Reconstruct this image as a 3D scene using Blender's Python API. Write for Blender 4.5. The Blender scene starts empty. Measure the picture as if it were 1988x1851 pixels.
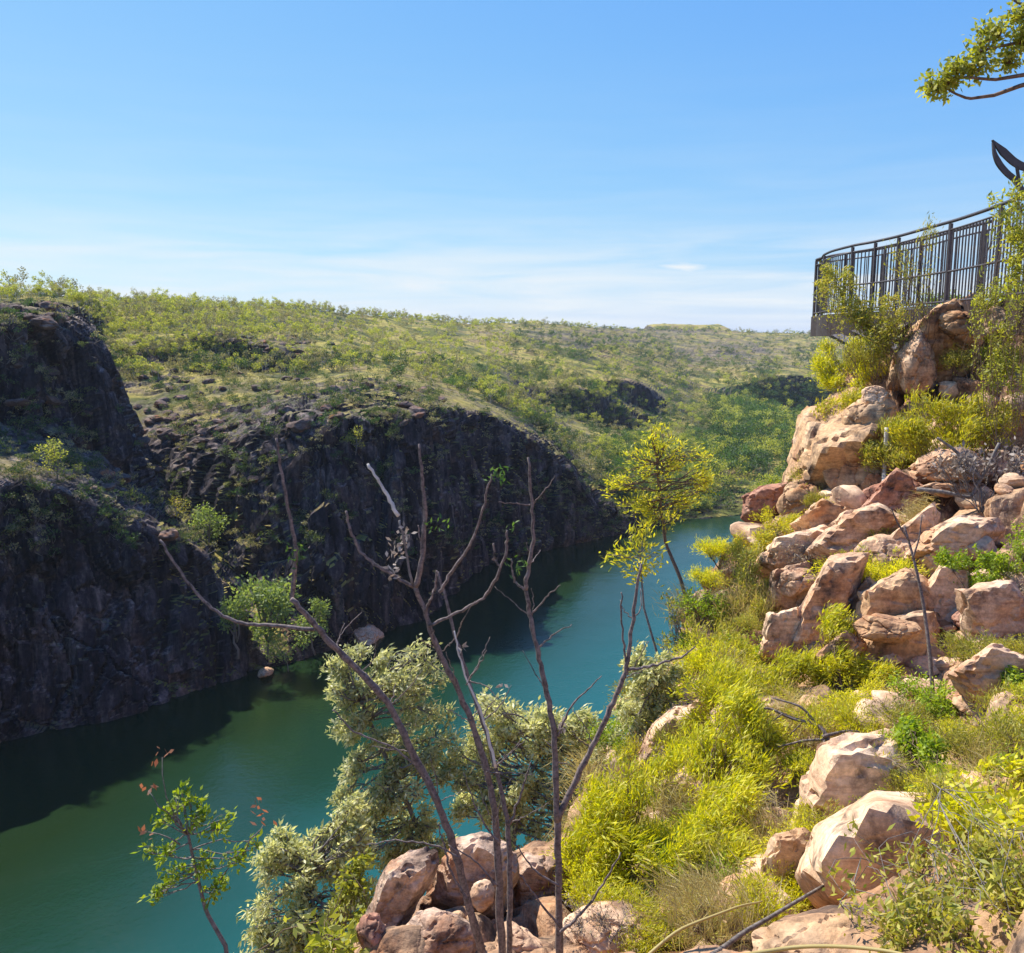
import bpy, math, random
import numpy as np
from mathutils import Vector, Matrix
from mathutils.bvhtree import BVHTree

sc = bpy.context.scene
COL = sc.collection
R = math.radians

# ------------------------------------------------------------------ camera
FPX, CX, CY, PITCH, EYE = 887.0, 512.0, 476.5, R(8.9), 60.0
cam = bpy.data.cameras.new('camera')
cam.sensor_fit = 'HORIZONTAL'
cam.sensor_width = 36.0
cam.lens = 36.0 * FPX / 1024.0
cam.clip_start = 0.05
cam.clip_end = 30000
camo = bpy.data.objects.new('camera', cam)
COL.objects.link(camo)
camo.location = (0, 0, EYE)
camo.rotation_euler = (math.pi / 2 - PITCH, 0, 0)
sc.camera = camo

# ------------------------------------------------------------------ sky and sun
SUN_AZ, SUN_EL = R(-49), R(51)          # azimuth clockwise from +Y
world = bpy.data.worlds.new('World')
sc.world = world
world.use_nodes = True
wn, wl = world.node_tree.nodes, world.node_tree.links
sky = wn.new('ShaderNodeTexSky')
sky.sky_type = 'NISHITA'
sky.sun_disc = False
sky.sun_elevation = SUN_EL
sky.sun_rotation = SUN_AZ
sky.altitude = 100
sky.air_density = 1.0
sky.dust_density = 0.35
sky.ozone_density = 2.0
# tone of the clear tropical sky: each channel a power of the physical sky
spc = wn.new('ShaderNodeSeparateColor')
hs = wn.new('ShaderNodeCombineColor')
wl.new(sky.outputs[0], spc.inputs[0])
for i, (g_, a_) in enumerate(((1.0, 0.535), (0.66, 1.24), (0.14, 4.35))):
    pw = wn.new('ShaderNodeMath')
    pw.operation = 'POWER'
    wl.new(spc.outputs[i], pw.inputs[0])
    pw.inputs[1].default_value = g_
    ml = wn.new('ShaderNodeMath')
    ml.operation = 'MULTIPLY'
    wl.new(pw.outputs[0], ml.inputs[0])
    ml.inputs[1].default_value = a_
    wl.new(ml.outputs[0], hs.inputs[i])
# thin cirrus streaks low over the horizon, part of the sky itself
tc = wn.new('ShaderNodeTexCoord')
sep = wn.new('ShaderNodeSeparateXYZ')
wl.new(tc.outputs['Generated'], sep.inputs[0])
mp = wn.new('ShaderNodeMapping')
mp.inputs['Scale'].default_value = (3.0, 3.0, 34.0)
mp.inputs['Rotation'].default_value = (0, R(3), 0)
wl.new(tc.outputs['Generated'], mp.inputs[0])
nz = wn.new('ShaderNodeTexNoise')
nz.inputs['Scale'].default_value = 1.6
nz.inputs['Detail'].default_value = 6
nz.inputs['Roughness'].default_value = 0.55
nz.inputs['Distortion'].default_value = 0.4
wl.new(mp.outputs[0], nz.inputs['Vector'])
cr = wn.new('ShaderNodeValToRGB')
cr.color_ramp.elements[0].position = 0.34
cr.color_ramp.elements[1].position = 0.68
wl.new(nz.outputs['Fac'], cr.inputs[0])
band = wn.new('ShaderNodeValToRGB')
be = band.color_ramp.elements
be[0].position, be[0].color = 0.0, (1, 1, 1, 1)
be[1].position, be[1].color = 0.30, (0.0, 0.0, 0.0, 1)
for pos, v in ((0.05, 0.95), (0.085, 0.6), (0.13, 0.14), (0.2, 0.05)):
    e = band.color_ramp.elements.new(pos)
    e.color = (v, v, v, 1)
wl.new(sep.outputs['Z'], band.inputs[0])
# one small flat cloud wisp
wd = Vector(((1320 * 1024 / 1988 - CX) / FPX, 1.0, 0.0))
el_ = math.atan((476.5 - 522 * 1024 / 1988) / FPX) - PITCH
wdir = Vector((wd.x, math.cos(0), 0)).normalized() * math.cos(el_) + Vector((0, 0, math.sin(el_)))
wsub = wn.new('ShaderNodeVectorMath')
wsub.operation = 'SUBTRACT'
wl.new(tc.outputs['Generated'], wsub.inputs[0])
wsub.inputs[1].default_value = wdir
wsc = wn.new('ShaderNodeVectorMath')
wsc.operation = 'MULTIPLY'
wl.new(wsub.outputs[0], wsc.inputs[0])
wsc.inputs[1].default_value = (36, 36, 190)
wlen = wn.new('ShaderNodeVectorMath')
wlen.operation = 'LENGTH'
wl.new(wsc.outputs[0], wlen.inputs[0])
wnz = wn.new('ShaderNodeTexNoise')
wnz.inputs['Scale'].default_value = 1.3
wnz.inputs['Detail'].default_value = 5
wl.new(wsc.outputs[0], wnz.inputs['Vector'])
wad = wn.new('ShaderNodeMath')
wad.operation = 'MULTIPLY_ADD'
wl.new(wnz.outputs['Fac'], wad.inputs[0])
wad.inputs[1].default_value = 1.6
wl.new(wlen.outputs['Value'], wad.inputs[2])
wmr = wn.new('ShaderNodeMapRange')
wmr.inputs[1].default_value = 2.0
wmr.inputs[2].default_value = 1.0
wl.new(wad.outputs[0], wmr.inputs[0])
wmax = wn.new('ShaderNodeMath')
wmax.operation = 'MAXIMUM'
mulc = wn.new('ShaderNodeMath')
mulc.operation = 'MULTIPLY'
wl.new(cr.outputs[0], mulc.inputs[0])
wl.new(band.outputs[0], mulc.inputs[1])
mixc = wn.new('ShaderNodeMix')
mixc.data_type = 'RGBA'
wl.new(mulc.outputs[0], wmax.inputs[0])
wl.new(wmr.outputs[0], wmax.inputs[1])
wl.new(wmax.outputs[0], mixc.inputs[0])
wl.new(hs.outputs[0], mixc.inputs[6])
mixc.inputs[7].default_value = (4.95, 5.3, 5.6, 1)
bg = wn['Background']
bg.inputs[1].default_value = 0.10
wl.new(mixc.outputs[2], bg.inputs[0])

TOSUN = Vector((math.sin(SUN_AZ) * math.cos(SUN_EL), math.cos(SUN_AZ) * math.cos(SUN_EL), math.sin(SUN_EL)))
sun = bpy.data.lights.new('sun', 'SUN')
sun.energy = 5.0
sun.angle = R(0.53)
sun.color = (1.0, 0.94, 0.84)
suno = bpy.data.objects.new('sun', sun)
COL.objects.link(suno)
suno.location = (-200, 100, 300)
suno.rotation_euler = TOSUN.to_track_quat('Z', 'Y').to_euler()

sc.view_settings.view_transform = 'Standard'
sc.view_settings.look = 'None'
sc.view_settings.gamma = 1
sc.view_settings.exposure = 0.80
sc.cycles.use_denoising = True
sc.cycles.max_bounces = 6
sc.cycles.diffuse_bounces = 3
sc.cycles.glossy_bounces = 2
sc.cycles.transmission_bounces = 3
sc.cycles.transparent_max_bounces = 4
sc.cycles.volume_bounces = 0

# ------------------------------------------------------------------ camera-ray helper (picture measures -> places in the world)
SV = 1024 / 1988.0
_F = np.array([0, math.cos(PITCH), -math.sin(PITCH)])
_U = np.array([0, math.sin(PITCH), math.cos(PITCH)])
_X = np.array([1.0, 0, 0])


def ray(u, v):
    return (u * SV - CX) / FPX * _X - (v * SV - CY) / FPX * _U + _F


def at(u, v, y):
    d = ray(u, v)
    return np.array([0, 0, EYE]) + d * (y / d[1])


def proj(p):
    q = np.asarray(p, float) - np.array([0, 0, EYE])
    z = q @ _F
    return (q @ _X / z * FPX + CX) / SV, (-(q @ _U) / z * FPX + CY) / SV, z


def msize(px, y):
    """metres covered by px picture units at forward distance y"""
    return px * SV / FPX * y


# ------------------------------------------------------------------ noise (numpy)
def _hash(ix, iy, iz, seed):
    h = (ix.astype(np.int64) * 374761393 + iy.astype(np.int64) * 668265263 + iz.astype(np.int64) * 2147483647 + seed * 1274126177) & 0xFFFFFFFF
    h = ((h ^ (h >> 13)) * 1274126177) & 0xFFFFFFFF
    h = ((h ^ (h >> 16)) * 2246822519) & 0xFFFFFFFF
    return ((h ^ (h >> 15)) & 0xFFFFFF) / float(0xFFFFFF)


def vnoise(p, seed=0):
    i = np.floor(p).astype(np.int64)
    f = p - i
    f = f * f * f * (f * (f * 6 - 15) + 10)
    out = 0
    for dx in (0, 1):
        wx = f[:, 0] if dx else 1 - f[:, 0]
        for dy in (0, 1):
            wy = f[:, 1] if dy else 1 - f[:, 1]
            for dz in (0, 1):
                wz = f[:, 2] if dz else 1 - f[:, 2]
                out = out + wx * wy * wz * _hash(i[:, 0] + dx, i[:, 1] + dy, i[:, 2] + dz, seed)
    return out * 2 - 1


def fbm(p, octaves=4, seed=0, gain=0.5):
    a, s, t = 1.0, 0, 0
    for o in range(octaves):
        s = s + a * vnoise(p * (2.03 ** o) + o * 17.3, seed + o)
        t += a
        a *= gain
    return s / t


def cells(p, seed=0):
    """voronoi: random value of the nearest cell, and border distance f2-f1"""
    i = np.floor(p).astype(np.int64)
    n = len(p)
    d1 = np.full(n, 9.0)
    d2 = np.full(n, 9.0)
    val = np.zeros(n)
    for dx in (-1, 0, 1):
        for dy in (-1, 0, 1):
            for dz in (-1, 0, 1):
                ix, iy, iz = i[:, 0] + dx, i[:, 1] + dy, i[:, 2] + dz
                c = np.stack([ix + _hash(ix, iy, iz, seed), iy + _hash(ix, iy, iz, seed + 1), iz + _hash(ix, iy, iz, seed + 2)], 1)
                d = np.sqrt(((c - p) ** 2).sum(1))
                m = d < d1
                d2 = np.where(m, d1, np.minimum(d2, d))
                val = np.where(m, _hash(ix, iy, iz, seed + 3), val)
                d1 = np.where(m, d, d1)
    return val, d2 - d1


# ------------------------------------------------------------------ object helpers
def tag(o, label=None, cat=None, group=None, kind=None):
    if label:
        o['label'] = label
    if cat:
        o['category'] = cat
    if group:
        o['group'] = group
    if kind:
        o['kind'] = kind
    return o


def empty(name, loc, label=None, cat=None, group=None, rz=0.0):
    o = bpy.data.objects.new(name, None)
    COL.objects.link(o)
    o.location = tuple(loc)
    o.rotation_euler = (0, 0, rz)
    o.empty_display_size = 0.1
    return tag(o, label, cat, group)


def mesh_np(name, verts, quads, smooth=True):
    verts = np.asarray(verts, np.float32)
    quads = np.asarray(quads, np.int32)
    k = quads.shape[1]
    me = bpy.data.meshes.new(name)
    me.vertices.add(len(verts))
    me.vertices.foreach_set('co', verts.ravel())
    me.loops.add(quads.size)
    me.loops.foreach_set('vertex_index', quads.ravel())
    me.polygons.add(len(quads))
    me.polygons.foreach_set('loop_start', np.arange(0, quads.size, k, dtype=np.int32))
    me.polygons.foreach_set('loop_total', np.full(len(quads), k, np.int32))
    me.polygons.foreach_set('use_smooth', np.full(len(quads), smooth))
    me.update(calc_edges=True)
    me.validate()
    return me


def link(name, me, mat, parent=None, loc=None):
    o = bpy.data.objects.new(name, me)
    if mat is not None and not me.materials:
        me.materials.append(mat)
    COL.objects.link(o)
    if parent is not None:
        o.parent = parent
    if loc is not None:
        o.location = tuple(loc)
    return o


class MB:
    """collects tubes, leaves and boxes (world coordinates) and links them as ONE mesh object"""

    def __init__(self):
        self.v, self.q, self.n = [], [], 0

    def add(self, v, q):
        v = np.asarray(v, float)
        self.v.append(v)
        self.q.append(np.asarray(q, int) + self.n)
        self.n += len(v)

    def tube(self, pts, rad, sides=6):
        pts = np.asarray(pts, float)
        n = len(pts)
        rad = np.broadcast_to(np.asarray(rad, float), (n,))
        t = np.gradient(pts, axis=0)
        t /= np.linalg.norm(t, axis=1)[:, None] + 1e-9
        ref = np.array([0.13, 0.21, 1.0]) if abs(t[0][2]) < 0.9 else np.array([1.0, 0.2, 0.1])
        a = np.cross(t, ref)
        a /= np.linalg.norm(a, axis=1)[:, None] + 1e-9
        b = np.cross(t, a)
        ang = np.arange(sides) / sides * 2 * math.pi
        ring = pts[:, None, :] + rad[:, None, None] * (np.cos(ang)[None, :, None] * a[:, None, :] + np.sin(ang)[None, :, None] * b[:, None, :])
        v = ring.reshape(-1, 3)
        i = np.arange(n - 1)[:, None] * sides
        j = np.arange(sides)[None, :]
        k = (j + 1) % sides
        q = np.stack([i + j, i + k, i + sides + k, i + sides + j], -1).reshape(-1, 4)
        e = np.array([[0, 1, 2, 3], [0, 3, 4, 5]]) if sides == 6 else np.array([[0, 1, 2, 3]])
        q = np.concatenate([q, e[:, ::-1], (e + (n - 1) * sides)])
        self.add(v, q)

    def box(self, c, half, rz=0.0, M=None):
        s = np.array([[x, y, z] for x in (-1, 1) for y in (-1, 1) for z in (-1, 1)], float) * np.asarray(half)
        if M is None:
            cs, sn = math.cos(rz), math.sin(rz)
            M = np.array([[cs, -sn, 0], [sn, cs, 0], [0, 0, 1]])
        s = s @ np.asarray(M).T + np.asarray(c)
        self.add(s, [[0, 1, 3, 2], [4, 6, 7, 5], [0, 4, 5, 1], [2, 3, 7, 6], [0, 2, 6, 4], [1, 5, 7, 3]])

    def leaves(self, p, d, length, width, rng, up=None):
        """kite leaves: base p, direction d, random roll"""
        n = len(p)
        d = d / (np.linalg.norm(d, axis=1)[:, None] + 1e-9)
        r = rng.normal(size=(n, 3))
        if up is not None:
            r = r + np.array([0, 0, 0.0])
        s = np.cross(d, r)
        s /= np.linalg.norm(s, axis=1)[:, None] + 1e-9
        L = np.broadcast_to(length, (n,))[:, None]
        W = np.broadcast_to(width, (n,))[:, None]
        v = np.stack([p, p + d * L * 0.45 + s * W * 0.5, p + d * L, p + d * L * 0.45 - s * W * 0.5], 1).reshape(-1, 3)
        q = np.arange(4 * n).reshape(-1, 4)
        self.add(v, q)

    def build(self, name, mat, parent=None, origin=None, smooth=True):
        v = np.concatenate(self.v)
        if origin is not None:
            v = v - np.asarray(origin)
        return link(name, mesh_np(name, v, np.concatenate(self.q), smooth), mat, parent, None if parent is not None else origin)


# ------------------------------------------------------------------ materials
def mat_new(name):
    m = bpy.data.materials.new(name)
    m.use_nodes = True
    nt = m.node_tree
    for n in list(nt.nodes):
        nt.nodes.remove(n)
    out = nt.nodes.new('ShaderNodeOutputMaterial')
    return m, nt, out


def N(nt, t, **kw):
    n = nt.nodes.new(t)
    for k, v in kw.items():
        if k in ('op', 'operation'):
            n.operation = v
        else:
            n.inputs[k].default_value = v
    return n


def ramp(nt, fac, stops):
    r = nt.nodes.new('ShaderNodeValToRGB')
    el = r.color_ramp.elements
    while len(el) < len(stops):
        el.new(0.5)
    for e, (p, c) in zip(el, stops):
        e.position = p
        e.color = (c[0], c[1], c[2], 1) if hasattr(c, '__len__') else (c, c, c, 1)
    nt.links.new(fac, r.inputs[0])
    return r


def noise(nt, vec, scale, detail=5, rough=0.55, dist=0.0):
    n = nt.nodes.new('ShaderNodeTexNoise')
    n.inputs['Scale'].default_value = scale
    n.inputs['Detail'].default_value = detail
    n.inputs['Roughness'].default_value = rough
    n.inputs['Distortion'].default_value = dist
    nt.links.new(vec, n.inputs['Vector'])
    return n


def mixcol(nt, fac, a, b, blend='MIX'):
    m = nt.nodes.new('ShaderNodeMix')
    m.data_type = 'RGBA'
    m.blend_type = blend
    for s, i in ((fac, 0), (a, 6), (b, 7)):
        if hasattr(s, 'is_output'):
            nt.links.new(s, m.inputs[i])
        elif i == 0:
            m.inputs[0].default_value = s
        else:
            m.inputs[i].default_value = (s[0], s[1], s[2], 1)
    return m.outputs[2]


def leaf_mat(name, cols, trans=0.45, tcol=None, rough=0.6, gloss=0.025):
    """cols: base colours over the leaves of a plant; translucent so the backlit side glows"""
    m, nt, out = mat_new(name)
    g = nt.nodes.new('ShaderNodeNewGeometry')
    k = len(cols)
    r = ramp(nt, g.outputs['Random Per Island'], [(i / max(k - 1, 1), c) for i, c in enumerate(cols)])
    oi = nt.nodes.new('ShaderNodeObjectInfo')
    hsv = nt.nodes.new('ShaderNodeHueSaturation')
    mr = nt.nodes.new('ShaderNodeMapRange')
    mr.inputs[3].default_value = 0.82
    mr.inputs[4].default_value = 1.18
    nt.links.new(oi.outputs['Random'], mr.inputs[0])
    nt.links.new(mr.outputs[0], hsv.inputs['Value'])
    nt.links.new(r.outputs[0], hsv.inputs['Color'])
    d = nt.nodes.new('ShaderNodeBsdfDiffuse')
    nt.links.new(hsv.outputs[0], d.inputs['Color'])
    t = nt.nodes.new('ShaderNodeBsdfTranslucent')
    tc_ = tcol or (1.25, 1.2, 0.6)
    nt.links.new(mixcol(nt, 1.0, hsv.outputs[0], tc_, 'MULTIPLY'), t.inputs['Color'])
    mx = nt.nodes.new('ShaderNodeMixShader')
    mx.inputs[0].default_value = trans
    nt.links.new(d.outputs[0], mx.inputs[1])
    nt.links.new(t.outputs[0], mx.inputs[2])
    gl = nt.nodes.new('ShaderNodeBsdfGlossy')
    gl.inputs['Roughness'].default_value = rough
    gl.inputs['Color'].default_value = (1, 1, 1, 1)
    mx2 = nt.nodes.new('ShaderNodeMixShader')
    mx2.inputs[0].default_value = gloss
    nt.links.new(mx.outputs[0], mx2.inputs[1])
    nt.links.new(gl.outputs[0], mx2.inputs[2])
    nt.links.new(mx2.outputs[0], out.inputs[0])
    return m


def rock_mat(name, cols, dark=(0.07, 0.05, 0.045), scale=1.0, darkamt=0.45, terrain=False, bump=0.35, rust=(0.42, 0.17, 0.06), bdist=0.05):
    m, nt, out = mat_new(name)
    L = nt.links
    if terrain:
        vec = nt.nodes.new('ShaderNodeNewGeometry').outputs['Position']
    else:
        tcn = nt.nodes.new('ShaderNodeTexCoord')
        oi = nt.nodes.new('ShaderNodeObjectInfo')
        ad = nt.nodes.new('ShaderNodeVectorMath')
        ad.operation = 'MULTIPLY_ADD'
        L.new(oi.outputs['Random'], ad.inputs[0])
        ad.inputs[1].default_value = (37, 53, 71)
        L.new(tcn.outputs['Object'], ad.inputs[2])
        vec = ad.outputs[0]
    n1 = noise(nt, vec, 1.1 * scale, 6, 0.6, 0.3)
    base = ramp(nt, n1.outputs['Fac'], [(0.3, cols[0]), (0.5, cols[1]), (0.7, cols[2])]).outputs[0]
    n2 = noise(nt, vec, 0.7 * scale, 5, 0.6, 0.6)
    f2 = ramp(nt, n2.outputs['Fac'], [(0.54, 0), (0.68, 0.75)]).outputs[0]
    base = mixcol(nt, f2, base, rust)
    n3 = noise(nt, vec, 1.9 * scale, 9, 0.68, 0.2)
    f3 = ramp(nt, n3.outputs['Fac'], [(0.55 - 0.12 * darkamt, 0), (0.72 - 0.12 * darkamt, 0.9)]).outputs[0]
    base = mixcol(nt, f3, base, dark)
    n4 = noise(nt, vec, 14 * scale, 8, 0.7)
    base = mixcol(nt, 0.8, base, ramp(nt, n4.outputs['Fac'], [(0.3, 0.5), (0.62, 1.12)]).outputs[0], 'MULTIPLY')
    mpb = nt.nodes.new('ShaderNodeMapping')
    mpb.inputs['Scale'].default_value = (0.8, 0.8, 7.0)
    mpb.inputs['Rotation'].default_value = (0.16, -0.22, 0)
    L.new(vec, mpb.inputs[0])
    nbed = noise(nt, mpb.outputs[0], 1.5 * scale, 6, 0.6, 0.35)
    base = mixcol(nt, 0.75, base, ramp(nt, nbed.outputs['Fac'], [(0.34, (0.62, 0.52, 0.46)), (0.5, (1, 0.97, 0.93)), (0.64, (1.1, 1.02, 0.92))]).outputs[0], 'MULTIPLY')
    b = nt.nodes.new('ShaderNodeBsdfPrincipled')
    b.inputs['Roughness'].default_value = 0.9
    b.inputs['Specular IOR Level'].default_value = 0.2
    L.new(base, b.inputs['Base Color'])
    vor = nt.nodes.new('ShaderNodeTexVoronoi')
    vor.feature = 'DISTANCE_TO_EDGE'
    vor.inputs['Scale'].default_value = 1.6 * scale
    wv = nt.nodes.new('ShaderNodeVectorMath')
    wv.operation = 'MULTIPLY_ADD'
    L.new(n1.outputs['Color'], wv.inputs[0])
    wv.inputs[1].default_value = (0.6 / scale,) * 3
    L.new(vec, wv.inputs[2])
    L.new(wv.outputs[0], vor.inputs['Vector'])
    vr = ramp(nt, vor.outputs['Distance'], [(0.0, 0), (0.06, 1)])
    mh = nt.nodes.new('ShaderNodeMath')
    mh.operation = 'MULTIPLY_ADD'
    L.new(vr.outputs[0], mh.inputs[0])
    mh.inputs[1].default_value = 0.35
    n5 = noise(nt, vec, 6 * scale, 10, 0.68)
    ab = nt.nodes.new('ShaderNodeMath')
    ab.operation = 'MULTIPLY_ADD'
    L.new(nbed.outputs['Fac'], ab.inputs[0])
    ab.inputs[1].default_value = 0.7
    L.new(n5.outputs['Fac'], ab.inputs[2])
    L.new(ab.outputs[0], mh.inputs[2])
    bp = nt.nodes.new('ShaderNodeBump')
    bp.inputs['Strength'].default_value = bump
    bp.inputs['Distance'].default_value = bdist
    L.new(mh.outputs[0], bp.inputs['Height'])
    L.new(bp.outputs[0], b.inputs['Normal'])
    L.new(b.outputs[0], out.inputs[0])
    return m


def bark_mat(name, c1, c2, scale=30):
    m, nt, out = mat_new(name)
    g = nt.nodes.new('ShaderNodeNewGeometry').outputs['Position']
    n = noise(nt, g, scale, 6, 0.65, 0.4)
    b = nt.nodes.new('ShaderNodeBsdfPrincipled')
    b.inputs['Roughness'].default_value = 0.75
    b.inputs['Specular IOR Level'].default_value = 0.3
    nt.links.new(ramp(nt, n.outputs['Fac'], [(0.35, c1), (0.65, c2)]).outputs[0], b.inputs['Base Color'])
    bp = nt.nodes.new('ShaderNodeBump')
    bp.inputs['Strength'].default_value = 0.4
    bp.inputs['Distance'].default_value = 0.004
    nt.links.new(n.outputs['Fac'], bp.inputs['Height'])
    nt.links.new(bp.outputs[0], b.inputs['Normal'])
    nt.links.new(b.outputs[0], out.inputs[0])
    return m


def metal_mat(name, col, rough=0.5, metallic=0.3):
    m, nt, out = mat_new(name)
    g = nt.nodes.new('ShaderNodeNewGeometry').outputs['Position']
    n = noise(nt, g, 9, 5, 0.6)
    b = nt.nodes.new('ShaderNodeBsdfPrincipled')
    b.inputs['Roughness'].default_value = rough
    b.inputs['Metallic'].default_value = metallic
    c2 = tuple(min(1, x * 1.6 + 0.01) for x in col)
    nt.links.new(ramp(nt, n.outputs['Fac'], [(0.4, col), (0.75, c2)]).outputs[0], b.inputs['Base Color'])
    nt.links.new(b.outputs[0], out.inputs[0])
    return m


def gorge_mat():
    """far bank: dark fractured sandstone where steep, dry grass and scrub where flat"""
    m, nt, out = mat_new('gorge_terrain')
    L = nt.links
    g = nt.nodes.new('ShaderNodeNewGeometry')
    pos = g.outputs['Position']
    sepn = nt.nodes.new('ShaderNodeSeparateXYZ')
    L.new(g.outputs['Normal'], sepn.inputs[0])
    # rock
    mpn = nt.nodes.new('ShaderNodeMapping')
    mpn.inputs['Scale'].default_value = (1, 1, 0.13)
    L.new(pos, mpn.inputs[0])
    nv = noise(nt, mpn.outputs[0], 0.42, 9, 0.68, 0.4)
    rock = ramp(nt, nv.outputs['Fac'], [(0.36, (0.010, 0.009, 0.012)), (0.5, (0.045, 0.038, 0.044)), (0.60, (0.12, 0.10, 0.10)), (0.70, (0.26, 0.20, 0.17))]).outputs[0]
    nr = noise(nt, pos, 0.12, 5, 0.6)
    rock = mixcol(nt, ramp(nt, nr.outputs['Fac'], [(0.55, 0), (0.70, 0.55)]).outputs[0], rock, (0.15, 0.085, 0.05))
    nf = noise(nt, pos, 1.6, 8, 0.7)
    rock = mixcol(nt, 0.85, rock, ramp(nt, nf.outputs['Fac'], [(0.35, 0.35), (0.65, 1.25)]).outputs[0], 'MULTIPLY')
    # grass and soil
    ng = noise(nt, pos, 0.035, 8, 0.62, 0.3)
    grass = ramp(nt, ng.outputs['Fac'], [(0.34, (0.06, 0.085, 0.024)), (0.45, (0.14, 0.145, 0.04)), (0.54, (0.40, 0.33, 0.085)), (0.62, (0.22, 0.17, 0.075)), (0.70, (0.30, 0.21, 0.13))]).outputs[0]
    ng2 = noise(nt, pos, 0.5, 8, 0.7)
    grass = mixcol(nt, 0.9, grass, ramp(nt, ng2.outputs['Fac'], [(0.3, 0.45), (0.62, 1.15)]).outputs[0], 'MULTIPLY')
    nb = noise(nt, pos, 0.22, 6, 0.65)
    ad = nt.nodes.new('ShaderNodeMath')
    ad.operation = 'MULTIPLY_ADD'
    L.new(nb.outputs['Fac'], ad.inputs[0])
    ad.inputs[1].default_value = 0.5
    L.new(sepn.outputs['Z'], ad.inputs[2])
    sb = nt.nodes.new('ShaderNodeMath')
    sb.operation = 'SUBTRACT'
    L.new(ad.outputs[0], sb.inputs[0])
    sb.inputs[1].default_value = 0.4
    fz = ramp(nt, sb.outputs[0], [(0.62, 0), (0.76, 1)]).outputs[0]
    atn = nt.nodes.new('ShaderNodeAttribute')
    atn.attribute_name = 'bare_rock'
    inv = nt.nodes.new('ShaderNodeMath')
    inv.operation = 'MULTIPLY_ADD'
    L.new(atn.outputs['Fac'], inv.inputs[0])
    inv.inputs[1].default_value = -0.9
    inv.inputs[2].default_value = 1.0
    mlt = nt.nodes.new('ShaderNodeMath')
    mlt.operation = 'MULTIPLY'
    L.new(inv.outputs[0], mlt.inputs[0])
    L.new(fz, mlt.inputs[1])
    lit = mixcol(nt, ramp(nt, sepn.outputs['Z'], [(0.45, 0), (0.85, 0.8)]).outputs[0], rock, mixcol(nt, 1.0, rock, (2.6, 2.5, 2.3), 'MULTIPLY'))  # sunlight painted in: rock colour brightened on upward-facing ground
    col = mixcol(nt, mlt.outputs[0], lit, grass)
    b = nt.nodes.new('ShaderNodeBsdfPrincipled')
    b.inputs['Roughness'].default_value = 0.95
    b.inputs['Specular IOR Level'].default_value = 0.1
    L.new(col, b.inputs['Base Color'])
    nh = noise(nt, mpn.outputs[0], 0.9, 10, 0.7)
    bp = nt.nodes.new('ShaderNodeBump')
    bp.inputs['Strength'].default_value = 0.7
    bp.inputs['Distance'].default_value = 0.9
    L.new(nh.outputs['Fac'], bp.inputs['Height'])
    L.new(bp.outputs[0], b.inputs['Normal'])
    L.new(b.outputs[0], out.inputs[0])
    return m


def water_mat():
    m, nt, out = mat_new('river_water')
    L = nt.links
    pos = nt.nodes.new('ShaderNodeNewGeometry').outputs['Position']
    sp = nt.nodes.new('ShaderNodeSeparateXYZ')
    L.new(pos, sp.inputs[0])
    # silt: green shallows along the left bank, bluer deep water mid-river
    nn = noise(nt, pos, 0.02, 4, 0.5, 0.3)
    a1 = nt.nodes.new('ShaderNodeMath')
    a1.operation = 'MULTIPLY_ADD'
    L.new(sp.outputs['Y'], a1.inputs[0])
    a1.inputs[1].default_value = -0.60
    L.new(sp.outputs['X'], a1.inputs[2])          # distance across the river
    a2 = nt.nodes.new('ShaderNodeMath')
    a2.operation = 'MULTIPLY_ADD'
    L.new(nn.outputs['Fac'], a2.inputs[0])
    a2.inputs[1].default_value = 40.0
    L.new(a1.outputs[0], a2.inputs[2])
    mr = nt.nodes.new('ShaderNodeMapRange')
    mr.inputs[1].default_value = -98
    mr.inputs[2].default_value = -42
    L.new(a2.outputs[0], mr.inputs[0])
    col = ramp(nt, mr.outputs[0], [(0.0, (0.010, 0.024, 0.008)), (0.4, (0.008, 0.036, 0.022)), (0.7, (0.009, 0.062, 0.055)), (1.0, (0.010, 0.080, 0.082))]).outputs[0]
    b = nt.nodes.new('ShaderNodeBsdfPrincipled')
    wr_ = noise(nt, pos, 0.045, 4, 0.6, 0.8)
    L.new(ramp(nt, wr_.outputs['Fac'], [(0.35, 0.05), (0.65, 0.17)]).outputs[0], b.inputs['Roughness'])
    b.inputs['IOR'].default_value = 1.33
    L.new(col, b.inputs['Base Color'])
    w1 = noise(nt, pos, 1.3, 5, 0.6, 0.4)
    w2 = noise(nt, pos, 0.18, 3, 0.5)
    ad = nt.nodes.new('ShaderNodeMath')
    ad.operation = 'MULTIPLY_ADD'
    L.new(w2.outputs['Fac'], ad.inputs[0])
    ad.inputs[1].default_value = 2.0
    L.new(w1.outputs['Fac'], ad.inputs[2])
    bp = nt.nodes.new('ShaderNodeBump')
    bp.inputs['Strength'].default_value = 0.35
    bp.inputs['Distance'].default_value = 0.12
    L.new(ad.outputs[0], bp.inputs['Height'])
    L.new(bp.outputs[0], b.inputs['Normal'])
    L.new(b.outputs[0], out.inputs[0])
    return m


def near_ground_mat():
    """rocky slope: broken tan sandstone with orange faces, gritty soil and litter in the flats"""
    return rock_mat('slope_rock', [(0.32, 0.18, 0.11), (0.50, 0.32, 0.19), (0.63, 0.45, 0.30)], scale=1.5, darkamt=0.75, terrain=True, bump=0.6, bdist=0.05)


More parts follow.
